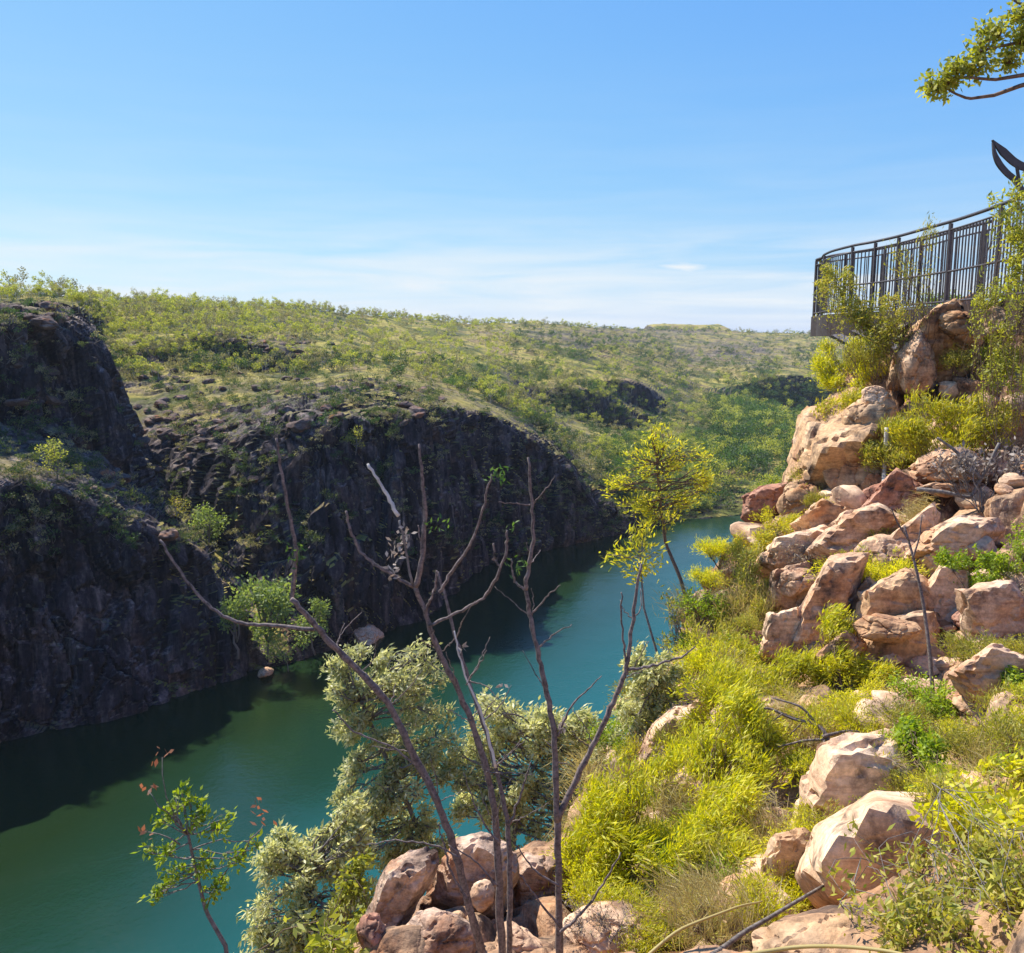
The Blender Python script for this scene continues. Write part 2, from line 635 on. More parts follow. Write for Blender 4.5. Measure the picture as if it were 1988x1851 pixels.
M = {}
M['gorge'] = gorge_mat()
M['water'] = water_mat()
M['slope'] = near_ground_mat()
TAN = [(0.45, 0.26, 0.16), (0.64, 0.43, 0.28), (0.73, 0.55, 0.40)]
M['rock_tan'] = rock_mat('rock_tan', TAN, scale=2.2, darkamt=0.5)
M['rock_pink'] = rock_mat('rock_pink', [(0.40, 0.25, 0.18), (0.58, 0.41, 0.30), (0.70, 0.53, 0.41)], scale=2.6, darkamt=0.6, bump=0.55)
M['rock_pale'] = rock_mat('rock_pale', [(0.54, 0.33, 0.20), (0.70, 0.49, 0.33), (0.77, 0.60, 0.43)], scale=2.0, darkamt=0.3, rust=(0.54, 0.28, 0.14))
M['rock_orange'] = rock_mat('rock_orange', [(0.42, 0.23, 0.13), (0.57, 0.37, 0.21), (0.66, 0.48, 0.32)], scale=1.6, darkamt=0.55)
M['rock_red'] = rock_mat('rock_red', [(0.30, 0.13, 0.085), (0.42, 0.22, 0.15), (0.52, 0.34, 0.26)], scale=2.4, darkamt=0.3, rust=(0.30, 0.08, 0.04))
M['rock_dark'] = rock_mat('rock_dark', [(0.07, 0.05, 0.05), (0.14, 0.10, 0.09), (0.27, 0.20, 0.16)], scale=0.7, darkamt=0.5, bdist=0.2)
M['bark_sapling'] = bark_mat('bark_sapling', (0.06, 0.046, 0.042), (0.24, 0.185, 0.165), 60)
M['bark_grey'] = bark_mat('bark_grey', (0.10, 0.085, 0.075), (0.25, 0.22, 0.20), 30)
M['bark_pale'] = bark_mat('bark_pale', (0.40, 0.36, 0.31), (0.66, 0.61, 0.55), 20)
M['bark_brown'] = bark_mat('bark_brown', (0.09, 0.055, 0.035), (0.20, 0.13, 0.09), 30)
M['dead_wood'] = bark_mat('dead_wood', (0.05, 0.04, 0.036), (0.24, 0.20, 0.17), 40)
M['steel'] = metal_mat('dark_steel', (0.050, 0.040, 0.042), 0.45, 0.2)
M['rusty'] = metal_mat('brown_steel', (0.032, 0.019, 0.016), 0.6, 0.2)
M['deck'] = metal_mat('deck_grey', (0.20, 0.19, 0.19), 0.7, 0.0)
M['lf_lime'] = leaf_mat('leaf_lime', [(0.24, 0.29, 0.015), (0.46, 0.48, 0.010), (0.62, 0.60, 0.012), (0.74, 0.67, 0.03), (0.52, 0.54, 0.010), (0.50, 0.40, 0.10)], 0.5, (1.3, 1.25, 0.6))
M['lf_olive'] = leaf_mat('leaf_olive', [(0.19, 0.22, 0.03), (0.33, 0.34, 0.035), (0.47, 0.43, 0.06), (0.40, 0.32, 0.10)], 0.45)
M['lf_yellow'] = leaf_mat('leaf_yellow', [(0.28, 0.32, 0.03), (0.50, 0.48, 0.03), (0.68, 0.58, 0.035)], 0.55)
M['lf_green'] = leaf_mat('leaf_green', [(0.14, 0.22, 0.012), (0.26, 0.36, 0.018), (0.40, 0.48, 0.025)], 0.5)
M['lf_silver'] = leaf_mat('leaf_silver', [(0.36, 0.38, 0.15), (0.58, 0.58, 0.26), (0.76, 0.73, 0.42), (0.48, 0.51, 0.22)], 0.55, (1.15, 1.12, 0.8), 0.5, 0.03)
M['lf_green2'] = leaf_mat('leaf_inlet', [(0.13, 0.20, 0.05), (0.24, 0.33, 0.08), (0.38, 0.46, 0.14)], 0.5)
M['lf_red'] = leaf_mat('leaf_red', [(0.22, 0.09, 0.05), (0.34, 0.16, 0.09)], 0.5, (1.2, 0.8, 0.6))
M['lf_fresh'] = leaf_mat('leaf_fresh', [(0.22, 0.26, 0.03), (0.36, 0.38, 0.045), (0.50, 0.49, 0.08)], 0.5)
M['lf_valley_dark'] = leaf_mat('leaf_valley_dark', [(0.02, 0.05, 0.014), (0.045, 0.095, 0.022), (0.08, 0.14, 0.035)], 0.4)
M['lf_brown'] = leaf_mat('leaf_brown', [(0.22, 0.15, 0.08), (0.34, 0.25, 0.14), (0.42, 0.34, 0.2)], 0.3, (1, 0.9, 0.7))
M['lf_grey'] = leaf_mat('leaf_grey', [(0.24, 0.19, 0.16), (0.36, 0.31, 0.27)], 0.3, (1, 0.95, 0.9))
M['lf_savanna'] = leaf_mat('leaf_savanna', [(0.20, 0.25, 0.04), (0.36, 0.39, 0.065), (0.52, 0.50, 0.12)], 0.5)
M['lf_bush'] = leaf_mat('leaf_bush', [(0.05, 0.085, 0.022), (0.10, 0.14, 0.035), (0.17, 0.19, 0.06)], 0.4)
M['lf_valley'] = leaf_mat('leaf_valley', [(0.035, 0.085, 0.02), (0.07, 0.15, 0.03), (0.12, 0.20, 0.04)], 0.45)
M['lf_rocky'] = leaf_mat('leaf_rocky', [(0.16, 0.17, 0.07), (0.27, 0.25, 0.12), (0.38, 0.33, 0.18)], 0.35)
M['lf_straw'] = leaf_mat('leaf_straw', [(0.38, 0.30, 0.12), (0.52, 0.42, 0.17), (0.46, 0.40, 0.12)], 0.4, (1.1, 1, 0.7))

# ------------------------------------------------------------------ lofted terrain
def pchip(x, y, xi):
    """monotone cubic along axis 0 of y"""
    x = np.asarray(x, float)
    h = np.diff(x)
    sh = (-1,) + (1,) * (y.ndim - 1)
    d = np.diff(y, axis=0) / h.reshape(sh)
    m = np.zeros_like(y)
    a, b = d[:-1], d[1:]
    same = a * b > 0
    w1 = (2 * h[1:] + h[:-1]).reshape(sh)
    w2 = (h[1:] + 2 * h[:-1]).reshape(sh)
    with np.errstate(divide='ignore', invalid='ignore'):
        hm = (w1 + w2) / (w1 / a + w2 / b)
    m[1:-1] = np.where(same, hm, 0)
    m[0], m[-1] = d[0], d[-1]
    k = np.clip(np.searchsorted(x, xi, side='right') - 1, 0, len(x) - 2)
    t = ((xi - x[k]) / h[k]).reshape(sh)
    hk = h[k].reshape(sh)
    return ((1 + 2 * t) * (1 - t) ** 2 * y[k] + t * (1 - t) ** 2 * hk * m[k] + t * t * (3 - 2 * t) * y[k + 1] + t * t * (t - 1) * hk * m[k + 1])


def loft(keys, nt_, ns_):
    """keys (K,L,3); nt_/ns_ samples per interval -> grid (T,S,3)"""
    keys = np.asarray(keys, float)
    ti = np.concatenate([np.arange(n) / n + i for i, n in enumerate(nt_)] + [[len(nt_)]])
    si = np.concatenate([np.arange(n) / n + i for i, n in enumerate(ns_)] + [[len(ns_)]])
    a = pchip(np.arange(keys.shape[0]), keys, ti)
    b = pchip(np.arange(keys.shape[1]), np.swapaxes(a, 0, 1), si)
    return np.swapaxes(b, 0, 1)


def grid_normals(g):
    du = np.gradient(g, axis=0)
    dv = np.gradient(g, axis=1)
    n = np.cross(du, dv)
    n /= np.linalg.norm(n, axis=2)[..., None] + 1e-9
    return n


def grid_quads(T, S):
    i = np.arange(T - 1)[:, None] * S
    j = np.arange(S - 1)[None, :]
    return np.stack([i + j, i + j + 1, i + S + j + 1, i + S + j], -1).reshape(-1, 4)


# far bank: each key is one section from the river's edge up and away, as (u, v, distance) or world (x, y, z)
def sec(*pts):
    w = []
    for p in pts:
        w.append(at(p[0], p[1], p[2]) if len(p) == 3 else np.array(p[1:], float))
    w = np.array(w)
    first = w[0] + (w[0] - w[1]) * np.array([0.3, 0.3, 0]) + np.array([0, 0, -5.0])
    last = w[-1] * np.array([2.6, 2.6, 0]) + np.array([0, 0, min(w[-1][2], 62) - 8])
    return np.vstack([[first], w, [last]])


W = 'w'
FAR = [
    sec((W, -215, -90, -.3), (W, -222, -86, 14), (W, -228, -82, 30), (W, -236, -78, 40), (W, -250, -70, 48), (W, -256, -66, 62), (W, -275, -55, 66), (W, -340, -10, 69), (W, -560, 160, 76)),
    sec((W, -140, 40, -.3), (W, -145, 45, 16), (W, -148, 48, 34), (W, -152, 52, 41), (W, -165, 64, 48), (W, -169, 68, 63), (W, -180, 76, 66.5), (W, -235, 110, 69), (W, -440, 260, 76)),
    sec((-140, 1500, 113), (-140, 1220, 118), (-140, 960, 124), (-140, 900, 130), (-140, 820, 146), (-140, 640, 151), (-130, 600, 160), (-120, 590, 230), (-100, 588, 400)),
    sec((0, 1450, 124), (0, 1200, 128), (0, 940, 133), (0, 895, 141), (0, 810, 157), (0, 630, 162), (20, 597, 172), (30, 588, 240), (20, 584, 420)),
    sec((250, 1385, 135), (215, 1200, 139), (190, 975, 145), (180, 925, 152), (130, 830, 166), (105, 640, 172), (100, 597, 182), (105, 588, 260), (120, 584, 440)),
    sec((480, 1305, 152), (455, 1180, 155), (402, 1085, 159), (325, 1020, 168), (252, 935, 178), (205, 700, 187), (140, 606, 200), (150, 592, 280), (180, 586, 460)),
    sec((560, 1285, 157), (520, 1230, 162), (460, 1120, 174), (390, 1040, 188), (315, 940, 205), (255, 830, 225), (215, 720, 260), (205, 650, 330), (240, 588, 470)),
    sec((640, 1262, 166), (632, 1160, 168), (615, 1000, 172), (585, 880, 177), (560, 815, 184), (510, 765, 235), (430, 690, 290), (345, 635, 360), (330, 592, 490)),
    sec((735, 1222, 176), (725, 1080, 178), (706, 900, 182), (690, 805, 187), (655, 775, 205), (600, 745, 255), (520, 690, 310), (440, 640, 390), (430, 598, 540)),
    sec((820, 1205, 182), (812, 1060, 184), (798, 890, 188), (785, 800, 193), (752, 768, 212), (705, 720, 275), (640, 680, 350), (570, 645, 440), (560, 606, 640)),
    sec((950, 1095, 231), (945, 990, 233), (936, 860, 237), (922, 795, 242), (892, 770, 266), (850, 730, 340), (800, 690, 430), (730, 650, 560), (730, 617, 800)),
    sec((1080, 1065, 250), (1079, 980, 251.5), (1073, 905, 254), (1060, 868, 258), (1024, 815, 292), (985, 755, 370), (945, 710, 470), (900, 665, 620), (900, 629, 950)),
    sec((1190, 1040, 266), (1188, 1010, 268), (1180, 972, 272), (1165, 935, 281), (1135, 875, 325), (1095, 812, 400), (1070, 772, 470), (1050, 700, 560), (1050, 632, 1150)),
    sec((1320, 1010, 289), (1320, 1000, 294), (1315, 965, 310), (1305, 915, 340), (1290, 855, 395), (1275, 812, 460), (1262, 778, 530), (1230, 705, 680), (1240, 642, 1400)),
    sec((1440, 1000, 298), (1445, 985, 306), (1448, 950, 325), (1446, 905, 365), (1436, 860, 430), (1420, 815, 520), (1405, 775, 640), (1375, 705, 850), (1330, 640, 1500)),
    sec((1600, 985, 308), (1605, 965, 318), (1605, 930, 340), (1600, 885, 385), (1592, 850, 450), (1585, 812, 540), (1575, 772, 680), (1555, 700, 900), (1470, 647, 1600)),
    sec((1800, 975, 318), (1810, 955, 330), (1815, 925, 350), (1815, 885, 395), (1810, 850, 460), (1800, 810, 550), (1790, 770, 690), (1770, 700, 920), (1700, 651, 1700)),
    sec((W, 240, 360, -.3), (W, 245, 370, 5), (W, 252, 385, 8), (W, 265, 420, 12), (W, 285, 470, 18), (W, 320, 560, 26), (W, 370, 690, 34), (W, 470, 900, 52), (W, 800, 1600, 62)),
    sec((W, 420, 360, -.3), (W, 430, 370, 5), (W, 440, 380, 8), (W, 460, 410, 14), (W, 490, 460, 20), (W, 540, 540, 28), (W, 610, 660, 38), (W, 780, 860, 54), (W, 1500, 1400, 62)),
]
# the small cliff band halfway up the far slope and the dark side gorge at the right
FAR = np.array(FAR)
NT = [14, 30, 40, 44, 50, 40, 40, 44, 44, 60, 52, 46, 44, 44, 44, 34, 16, 8]
NS = [5, 40, 40, 20, 34, 40, 30, 40, 50, 26]
G = loft(FAR, NT, NS)
nT, nS, _ = G.shape
nrm = grid_normals(G)
if nrm[nT // 2, nS // 2, 2] < 0:
    nrm = -nrm
P = G.reshape(-1, 3)
NN = nrm.reshape(-1, 3)
steep = np.clip((1 - np.abs(NN[:, 2]) - 0.12) / 0.45, 0, 1)
dist = np.linalg.norm(P[:, :2], axis=1)
nearw = np.clip((700 - dist) / 300, 0, 1)
warp = P + 2.5 * np.stack([fbm(P / 9, 3, 1), fbm(P / 9, 3, 2), fbm(P / 9, 3, 3)], 1)
c1, e1 = cells(warp / np.array([6.5, 6.5, 24.0]), 11)
c2, e2 = cells(warp / np.array([2.6, 2.6, 8.0]), 23)
c3, e3 = cells(warp / np.array([4.0, 4.0, 2.6]), 31)
f1 = fbm(P / 14, 5, 41)
f2 = fbm(P / 60, 4, 47)
above = np.clip((P[:, 2] + 2) / 4, 0, 1)
rocky = np.clip(fbm(P / 45, 3, 61) * 2.2 + 0.35, 0, 1) * np.clip((420 - dist) / 200, 0.15, 1)
disp = steep * ((c1 - 0.5) * 5.0 + (c2 - 0.5) * 1.3 - 0.9 * (e1 < 0.09) - 0.5 * (e2 < 0.08) + f1 * 1.8)
disp += (1 - steep) * (rocky * ((c3 - 0.35) * 1.5 + (c2 - 0.5) * 0.6) + f1 * 0.9)
disp *= nearw * 0.8 + 0.2
P2 = P + NN * (disp * above)[:, None]
P2[:, 2] += f2 * np.clip((dist - 220) / 300, 0, 1) * np.clip((2200 - dist) / 900, 0, 1) * 4.0 * above
P2[:, 2] += fbm(P / 25, 4, 53) * np.clip((dist - 260) / 200, 0, 1) * 2.2 * above
# distant flat-topped rise on the skyline
# cliff band: a step in the far slope, and a deeper one at the mouth of the side gorge
def band_step(P2, cu, cv, y0, wx, wy, h):
    c = at(cu, cv, y0)
    d = (P2[:, 1] - c[1]) - 0.35 * (P2[:, 0] - c[0])
    w = np.exp(-((P2[:, 0] - c[0]) / wx) ** 2)
    s = 1 / (1 + np.exp(-np.clip((d + fbm(P2 / 14, 4, 77) * 14) / 2.2, -30, 30)))
    P2[:, 2] += h * w * (s - 0.5) * np.exp(-(d / wy) ** 2)
band_step(P2, 1165, 750, 470, 30, 60, 20)
band_step(P2, 1235, 775, 500, 20, 50, 15)
band_step(P2, 1545, 760, 690, 46, 110, 34)
band_step(P2, 470, 690, 300, 30, 40, 9)
P2 = P2.reshape(nT, nS, 3)
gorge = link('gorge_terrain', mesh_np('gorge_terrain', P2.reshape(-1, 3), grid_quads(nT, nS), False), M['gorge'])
tag(gorge, kind='structure')
# where bare rock shows through the grass: the top of the near cliff and patches behind it
pv = P2.reshape(-1, 3)
qz = (pv - [0, 0, EYE]) @ _F
pu = np.where(qz > 1, (pv[:, 0] / np.maximum(qz, 1) * FPX + CX) / SV, -999)
pw_ = np.where(qz > 1, (-((pv - [0, 0, EYE]) @ _U) / np.maximum(qz, 1) * FPX + CY) / SV, -999)
pd = np.linalg.norm(pv[:, :2], axis=1)
mask = np.where((pd < 235) & (pu < 300) & (pu > -400), 1.0, 0.0)
for cu, cv, wu, wv2, a_ in ((480, 680, 90, 26, 1), (330, 860, 130, 90, .9), (700, 800, 300, 60, .7), (1090, 840, 90, 60, .5), (250, 720, 60, 60, .6), (1150, 655, 220, 24, .75), (1420, 685, 160, 34, .8), (1330, 640, 110, 12, .9)):
    mask = np.maximum(mask, a_ * np.exp(-((pu - cu) / wu) ** 2 - ((pw_ - cv) / wv2) ** 2))
mask = np.clip(mask + fbm(pv / 7, 4, 111) * .8, 0, 1) * (mask > .08)
at_ = gorge.data.attributes.new('bare_rock', 'FLOAT', 'POINT')
at_.data.foreach_set('value', mask.astype(np.float32))
GQ = grid_quads(nT, nS)
gbvh = BVHTree.FromPolygons([tuple(p) for p in P2.reshape(-1, 3)], GQ.tolist())

# distant mesas on the skyline
def ridge(name, u0, u1, vtop, y, deep, label_mat, seed, edge=0.18):
    n, k = 90, 24
    us = np.linspace(u0, u1, n)
    t = (us - u0) / (u1 - u0)
    prof = np.clip(np.minimum(t, 1 - t) / edge, 0, 1)
    prof = prof * prof * (3 - 2 * prof)
    base = 52.0
    top = at(0.5 * (u0 + u1), vtop, y)[2]
    rows = []
    for j in range(k):
        s = j / (k - 1)
        a = math.sin(min(1, s * 1.6) * math.pi / 2) if s < 0.625 else 1 - (s - 0.625) / 0.375
        yy = y - deep * 0.5 + deep * s
        x = np.array([at(u, vtop, y)[0] for u in us])
        q = np.stack([x, np.full(n, yy), base + (top - base) * prof * a], 1)
        rows.append(q)
    g = np.array(rows)
    p = g.reshape(-1, 3)
    p[:, 2] += fbm(p / 40, 4, seed) * 5 * np.repeat(np.ones(k), n) * np.tile(prof, k)
    o = link(name, mesh_np(name, p, grid_quads(k, n), False), M['gorge'])
    return tag(o, kind='structure')


ridge('hill', 1225, 1440, 629, 1700, 300, None, 5, 0.2)
ridge('hill', 960, 1110, 624, 1300, 260, None, 9, 0.45)

# river
wv_ = [(-900, -400, 0), (900, -400, 0), (900, 700, 0), (-900, 700, 0)]
river = link('river_water', mesh_np('river_water', wv_, [[0, 1, 2, 3]], False), M['water'])
tag(river, kind='structure')
pl = [(-12000, -12000, -8), (12000, -12000, -8), (12000, 12000, -8), (-12000, 12000, -8)]
gp = link('ground_plain', mesh_np('ground_plain', pl, [[0, 1, 2, 3]], False), M['gorge'])
tag(gp, kind='structure')
gp.location.z = 0

# ------------------------------------------------------------------ near slope under the lookout
ROWS = {
    2.2: [(560, 2150), (800, 2120), (1000, 2080), (1500, 1980), (2000, 1830), (2700, 1600)],
    3.2: [(640, 1985), (820, 1960), (1000, 1930), (1400, 1870), (1900, 1720), (2600, 1450)],
    4.5: [(690, 1880), (850, 1870), (1050, 1860), (1400, 1770), (1850, 1580), (2550, 1320)],
    6.0: [(780, 1790), (950, 1770), (1150, 1700), (1480, 1560), (1900, 1390), (2450, 1180)],
    8.0: [(1110, 1610), (1200, 1550), (1320, 1480), (1550, 1350), (1900, 1220), (2400, 1040)],
    10.0: [(1290, 1400), (1350, 1350), (1430, 1300), (1600, 1200), (1900, 1080), (2350, 900)],
    12.0: [(1390, 1210), (1430, 1175), (1500, 1125), (1640, 1050), (1900, 920), (2300, 760)],
    14.0: [(1445, 1060), (1480, 1020), (1540, 975), (1680, 880), (1900, 770), (2250, 630)],
    16.0: [(1560, 930), (1590, 870), (1630, 800), (1740, 710), (1900, 655), (2200, 590)],
    18.0: [(1640, 800), (1670, 740), (1720, 690), (1800, 650), (1950, 620), (2200, 600)],
}
keys = []


def dropped(row):
    e = row[0]
    k = [e + np.array([-3.4, -0.2, -e[2] - 5]), e + np.array([-2.6, -0.1, -38.0]), e + np.array([-1.5, 0, -16.0]), e + np.array([-0.7, 0, -5.0]), e + np.array([-0.22, 0, -1.3])]
    q = row[-1]
    return np.vstack([k, row, q + np.array([5, 0, .5]), q + np.array([25, 0, 1.5]), q + np.array([120, 0, 3.5]), q + np.array([500, 0, 5.0])])


for y_, row in ((-40, [(-30, 58.5), (-20, 58.6), (-10, 58.7), (0, 59), (10, 61), (40, 64)]), (-8, [(-6, 58), (-4, 58.2), (-2, 58.3), (1, 58.5), (4, 59.3), (14, 62)]), (0, [(-2.2, 57.4), (-1.3, 58.1), (-0.4, 58.3), (0.8, 58.4), (2, 58.8), (7, 60)])):
    keys.append(dropped(np.array([(x, y_, z) for x, z in row])))
for y_, row in ROWS.items():
    r3 = np.array([at(u, v, y_) for u, v in row])
    keys.append(dropped(r3))
for y_, xs in ((26, 10.2), (45, 18.5), (90, 40), (160, 76), (250, 130), (350, 200)):
    keys.append(dropped(np.array([(xs + dx, y_, z) for dx, z in ((0, 58.2), (.8, 59.2), (2, 59.8), (5, 60.2), (15, 60.4), (200, 63))])))
keys = np.array(keys)
NT2 = [8, 24, 40] + [60, 64, 64, 64, 64, 60, 54, 50, 34] + [16, 12, 14, 14, 14, 14]
NS2 = [10, 14, 18, 24, 30, 44, 50, 80, 110, 90, 40, 24, 16, 10]
G = loft(keys, NT2, NS2)
aT, aS, _ = G.shape
nrm = grid_normals(G)
P = G.reshape(-1, 3)
NN = nrm.reshape(-1, 3)
sgn = np.sign(NN[(aT // 2) * aS + 10 + 14 + 18 + 24 + 30 + 44 + 50 + 60, 2])
NN = NN * sgn
wp = P + 0.25 * np.stack([fbm(P * 1.1, 3, 1), fbm(P * 1.1, 3, 2), fbm(P * 1.1, 3, 3)], 1)
tilt = wp @ np.array([[0.92, 0.1, -0.35], [-0.1, 0.98, 0.1], [0.35, -0.12, 0.93]])
ca, ea = cells(tilt / np.array([0.95, 1.1, 0.6]), 5)
cb, eb = cells(tilt / np.array([0.34, 0.38, 0.26]), 15)
fa = fbm(P * 0.6, 5, 25)
big, eg = cells(tilt / np.array([5, 5, 4.0]), 35)
away = np.clip((np.linalg.norm(P[:, :2], axis=1) - 1.4) / 1.5, 0.1, 1)
sm = lambda e, w: 1 - np.clip(e / w, 0, 1) ** 0.7
rk = np.clip((P[:, 1] - 6.5) / 3, 0, 1)
cc_, ec_ = cells(tilt / np.array([1.9, 1.7, 1.0]), 65)
disp = ((ca - 0.45) * (0.26 + .2 * rk) * (1 - sm(ea, .16)) + rk * ((cc_ - .45) * .75 * (1 - sm(ec_, .1)) - .12 * sm(ec_, .07)) + (cb - 0.5) * 0.09 * (1 - sm(eb, .14)) - 0.09 * sm(ea, .12) - 0.03 * sm(eb, .1) + fa * 0.22 + fbm(P * 5, 4, 29) * 0.025) * away
P2n = P + NN * disp[:, None]
SLQ = grid_quads(aT, aS)
slope = link('rocky_slope', mesh_np('rocky_slope', P2n, SLQ, False), M['slope'])
tag(slope, kind='structure')
sbvh = BVHTree.FromPolygons([tuple(p) for p in P2n], SLQ.tolist())
EYEV = Vector((0, 0, EYE))


def hit_slope(u, v):
    h = sbvh.ray_cast(EYEV, Vector(ray(u, v)).normalized())
    return None if h[0] is None or h[0].y > 40 else np.array(h[0])


def hit_far(u, v):
    h = gbvh.ray_cast(EYEV, Vector(ray(u, v)).normalized())
    return None if h[0] is None else np.array(h[0])


def on_slope(x, y):
    h = sbvh.ray_cast(Vector((x, y, 90)), Vector((0, 0, -1)))
    return 58.0 if h[0] is None else h[0].z


# ------------------------------------------------------------------ boulders
def rock_mesh(seed, dims, sub=4, blocky=0.75, planes=14, rough=0.05, rot=0.0, tiltx=0.0, tilty=0.0):
    rng = np.random.default_rng(seed)
    import bmesh
    bm = bmesh.new()
    bmesh.ops.create_icosphere(bm, subdivisions=sub, radius=1)
    v = np.array([x.co[:] for x in bm.verts])
    f = np.array([[x.index for x in p.verts] for p in bm.faces])
    bm.free()
    v /= np.linalg.norm(v, axis=1)[:, None]
    n = rng.normal(size=(planes, 3))
    n /= np.linalg.norm(n, axis=1)[:, None]
    d = rng.uniform(0.66, 1.0, planes)
    ct = v @ n.T
    r = np.where(ct > 0.05, d[None, :] / np.maximum(ct, 0.05), 9.0)
    k = 26.0
    rr = -np.log(np.exp(-k * np.minimum(r, 3)).sum(1) + 1e-12) / k
    rad = blocky * np.clip(rr, 0.3, 1.35) + (1 - blocky)
    off = rng.uniform(0, 50, 3)
    rad = rad * (1 + 0.14 * fbm(v * 1.3 + off, 3, seed) + rough * fbm(v * 5 + off, 4, seed + 3))
    cl, ed = cells((v + 0.12 * np.stack([fbm(v * 3 + off, 2, 1), fbm(v * 3 + off, 2, 2), fbm(v * 3 + off, 2, 3)], 1)) * 1.25 + off, seed)
    rad = rad - 0.10 * np.clip(1 - ed / 0.08, 0, 1) + (cl - 0.5) * 0.11
    p = v * rad[:, None] * np.asarray(dims)[None, :]
    for ang, ax in ((tiltx, 0), (tilty, 1), (rot, 2)):
        if ang:
            p = p @ np.array(Matrix.Rotation(ang, 3, 'XYZ'[ax])).T
    return mesh_np('boulder', p, f, True)


def smooth_by(me, ang=R(38)):
    try:
        me.set_sharp_from_angle(angle=ang)
    except Exception:
        pass
    return me


def boulder(u, v, du, dv, y, seed, mat, label, deep=None, rot=0.0, tx=0.0, ty=0.0, blocky=0.75, sub=5, group=None, rough=0.05):
    c = at(u, v, y)
    rx, rz = msize(du, y), msize(dv, y)
    ry = deep or (rx + rz) * 0.5
    h = hit_slope(u, v)
    if h is not None:
        c = at(u, v, min(y, h[1] + 0.1 * ry))
    me = smooth_by(rock_mesh(seed, (rx, ry, rz), sub, min(1.0, blocky + .2), 11, rough, rot, tx, ty), R(30))
    o = link('boulder', me, M[mat], None, c)
    return tag(o, label, 'rock', group)


boulder(727, 1815, 34, 42, 4.7, 12, 'rock_red', 'small dark rounded boulder low at the left end of the pile over the river')
boulder(938, 1738, 26, 30, 4.75, 19, 'rock_pale', 'small round stone wedged between the two stems of the sapling', blocky=0.3, sub=4)
boulder(850, 1825, 84, 56, 4.6, 21, 'rock_pink', 'broad low boulder at the front of the pile under the leaning stem', ty=-0.2)
boulder(1180, 1818, 100, 52, 4.5, 24, 'rock_pale', 'flat pale boulder between the sapling foot and the lime bushes', blocky=0.6)
boulder(1000, 1835, 60, 40, 4.3, 27, 'rock_tan', 'low stone right at the foot of the sapling stems')
boulder(1600, 1630, 48, 60, 5.45, 43, 'rock_tan', 'knob of rock jammed between the smooth boulder and the reddish broken one')
boulder(1570, 1838, 74, 30, 4.3, 46, 'rock_orange', 'low orange slab at the bottom edge by the fallen pole', ty=-0.15)
boulder(1655, 925, 60, 62, 13.6, 61, 'rock_orange', 'dark faced block of rock at the foot of the leaning orange outcrop', blocky=0.95)
boulder(1470, 1040, 30, 26, 14.0, 68, 'rock_red', 'small reddish stone just under the red boulder at the tip of the slope')
boulder(1560, 975, 44, 48, 14.0, 71, 'rock_orange', 'orange wedge of rock joining the red boulder to the leaning outcrop', ty=0.6, blocky=0.9)
boulder(1868, 632, 55, 44, 14.0, 77, 'rock_orange', 'upper knob of rock touching the foot of the railing', blocky=0.9)
boulder(1775, 705, 40, 60, 13.9, 79, 'rock_tan', 'rounded lower block of the crag under the railing', blocky=0.85)
boulder(1850, 905, 72, 34, 11.4, 86, 'rock_tan', 'flat overhanging ledge above the dark gap, below the olive bushes', blocky=0.95)
boulder(1850, 948, 70, 16, 11.3, 87, 'rock_tan', 'thin rock layer under the overhanging ledge', blocky=0.95)
boulder(1715, 975, 44, 42, 12.5, 88, 'rock_red', 'rusty red rock beside the foot of the dark faced block')
boulder(1602, 1010, 42, 36, 12.6, 91, 'rock_pale', 'pale rounded stone below the dark faced block', blocky=0.5)
boulder(1560, 1090, 58, 42, 11.6, 93, 'rock_pale', 'pale broken boulder at the edge of the slope above the olive bush')
boulder(1545, 1128, 42, 34, 10.8, 95, 'rock_tan', 'grey brown stone below the pale broken boulder on the edge')
boulder(1725, 1095, 72, 52, 10.3, 97, 'rock_tan', 'tan block in the middle of the slope left of the flat pale slab')
boulder(1600, 1190, 36, 76, 9.4, 101, 'rock_pale', 'upright narrow pale rib of rock in the middle of the slope', ty=0.35)
boulder(1730, 1175, 50, 46, 9.3, 103, 'rock_red', 'reddish cracked block under the tan block in mid slope')
boulder(1705, 1205, 62, 40, 8.8, 105, 'rock_tan', 'wide stone beside the upright pale rib')
boulder(1838, 1160, 34, 46, 8.9, 108, 'rock_pale', 'pale upright boulder next to the thin dry stem', ty=0.2)
boulder(1960, 1215, 52, 54, 8.2, 111, 'rock_tan', 'rounded tan boulder at the right border under the green bush')
boulder(1888, 1200, 34, 32, 8.4, 113, 'rock_red', 'small dark brown stone between the thin dry stem and the rounded boulder')
boulder(1965, 1440, 66, 84, 6.3, 117, 'rock_pale', 'pale boulder at the right border above the leafy green bush')
boulder(1920, 1360, 70, 36, 7.0, 119, 'rock_tan', 'low layered stone at the right border with a dark crack')
boulder(1720, 1220, 60, 28, 8.0, 121, 'rock_orange', 'ochre stone above the lime bush in mid slope')
boulder(1585, 1400, 58, 46, 7.2, 124, 'rock_tan', 'tan boulder behind the fallen dead branch')
boulder(1450, 1390, 80, 60, 7.4, 127, 'rock_tan', 'rock half buried in the lime bushes')
boulder(1690, 810, 52, 46, 13.4, 131, 'rock_orange', 'ochre rock on top of the leaning outcrop')
boulder(1700, 770, 32, 20, 13.3, 133, 'rock_pale', 'white faced stone above the leaning outcrop')
boulder(1960, 620, 50, 30, 12.5, 137, 'rock_tan', 'rock shelf at the right border below the railing')
boulder(1345, 1540, 60, 60, 6.4, 139, 'rock_pale', 'pinkish rock showing through the lime bushes', blocky=0.6)
boulder(1460, 1760, 70, 46, 5.0, 141, 'rock_pale', 'greyish rounded rock left of the reddish broken one', blocky=0.5)

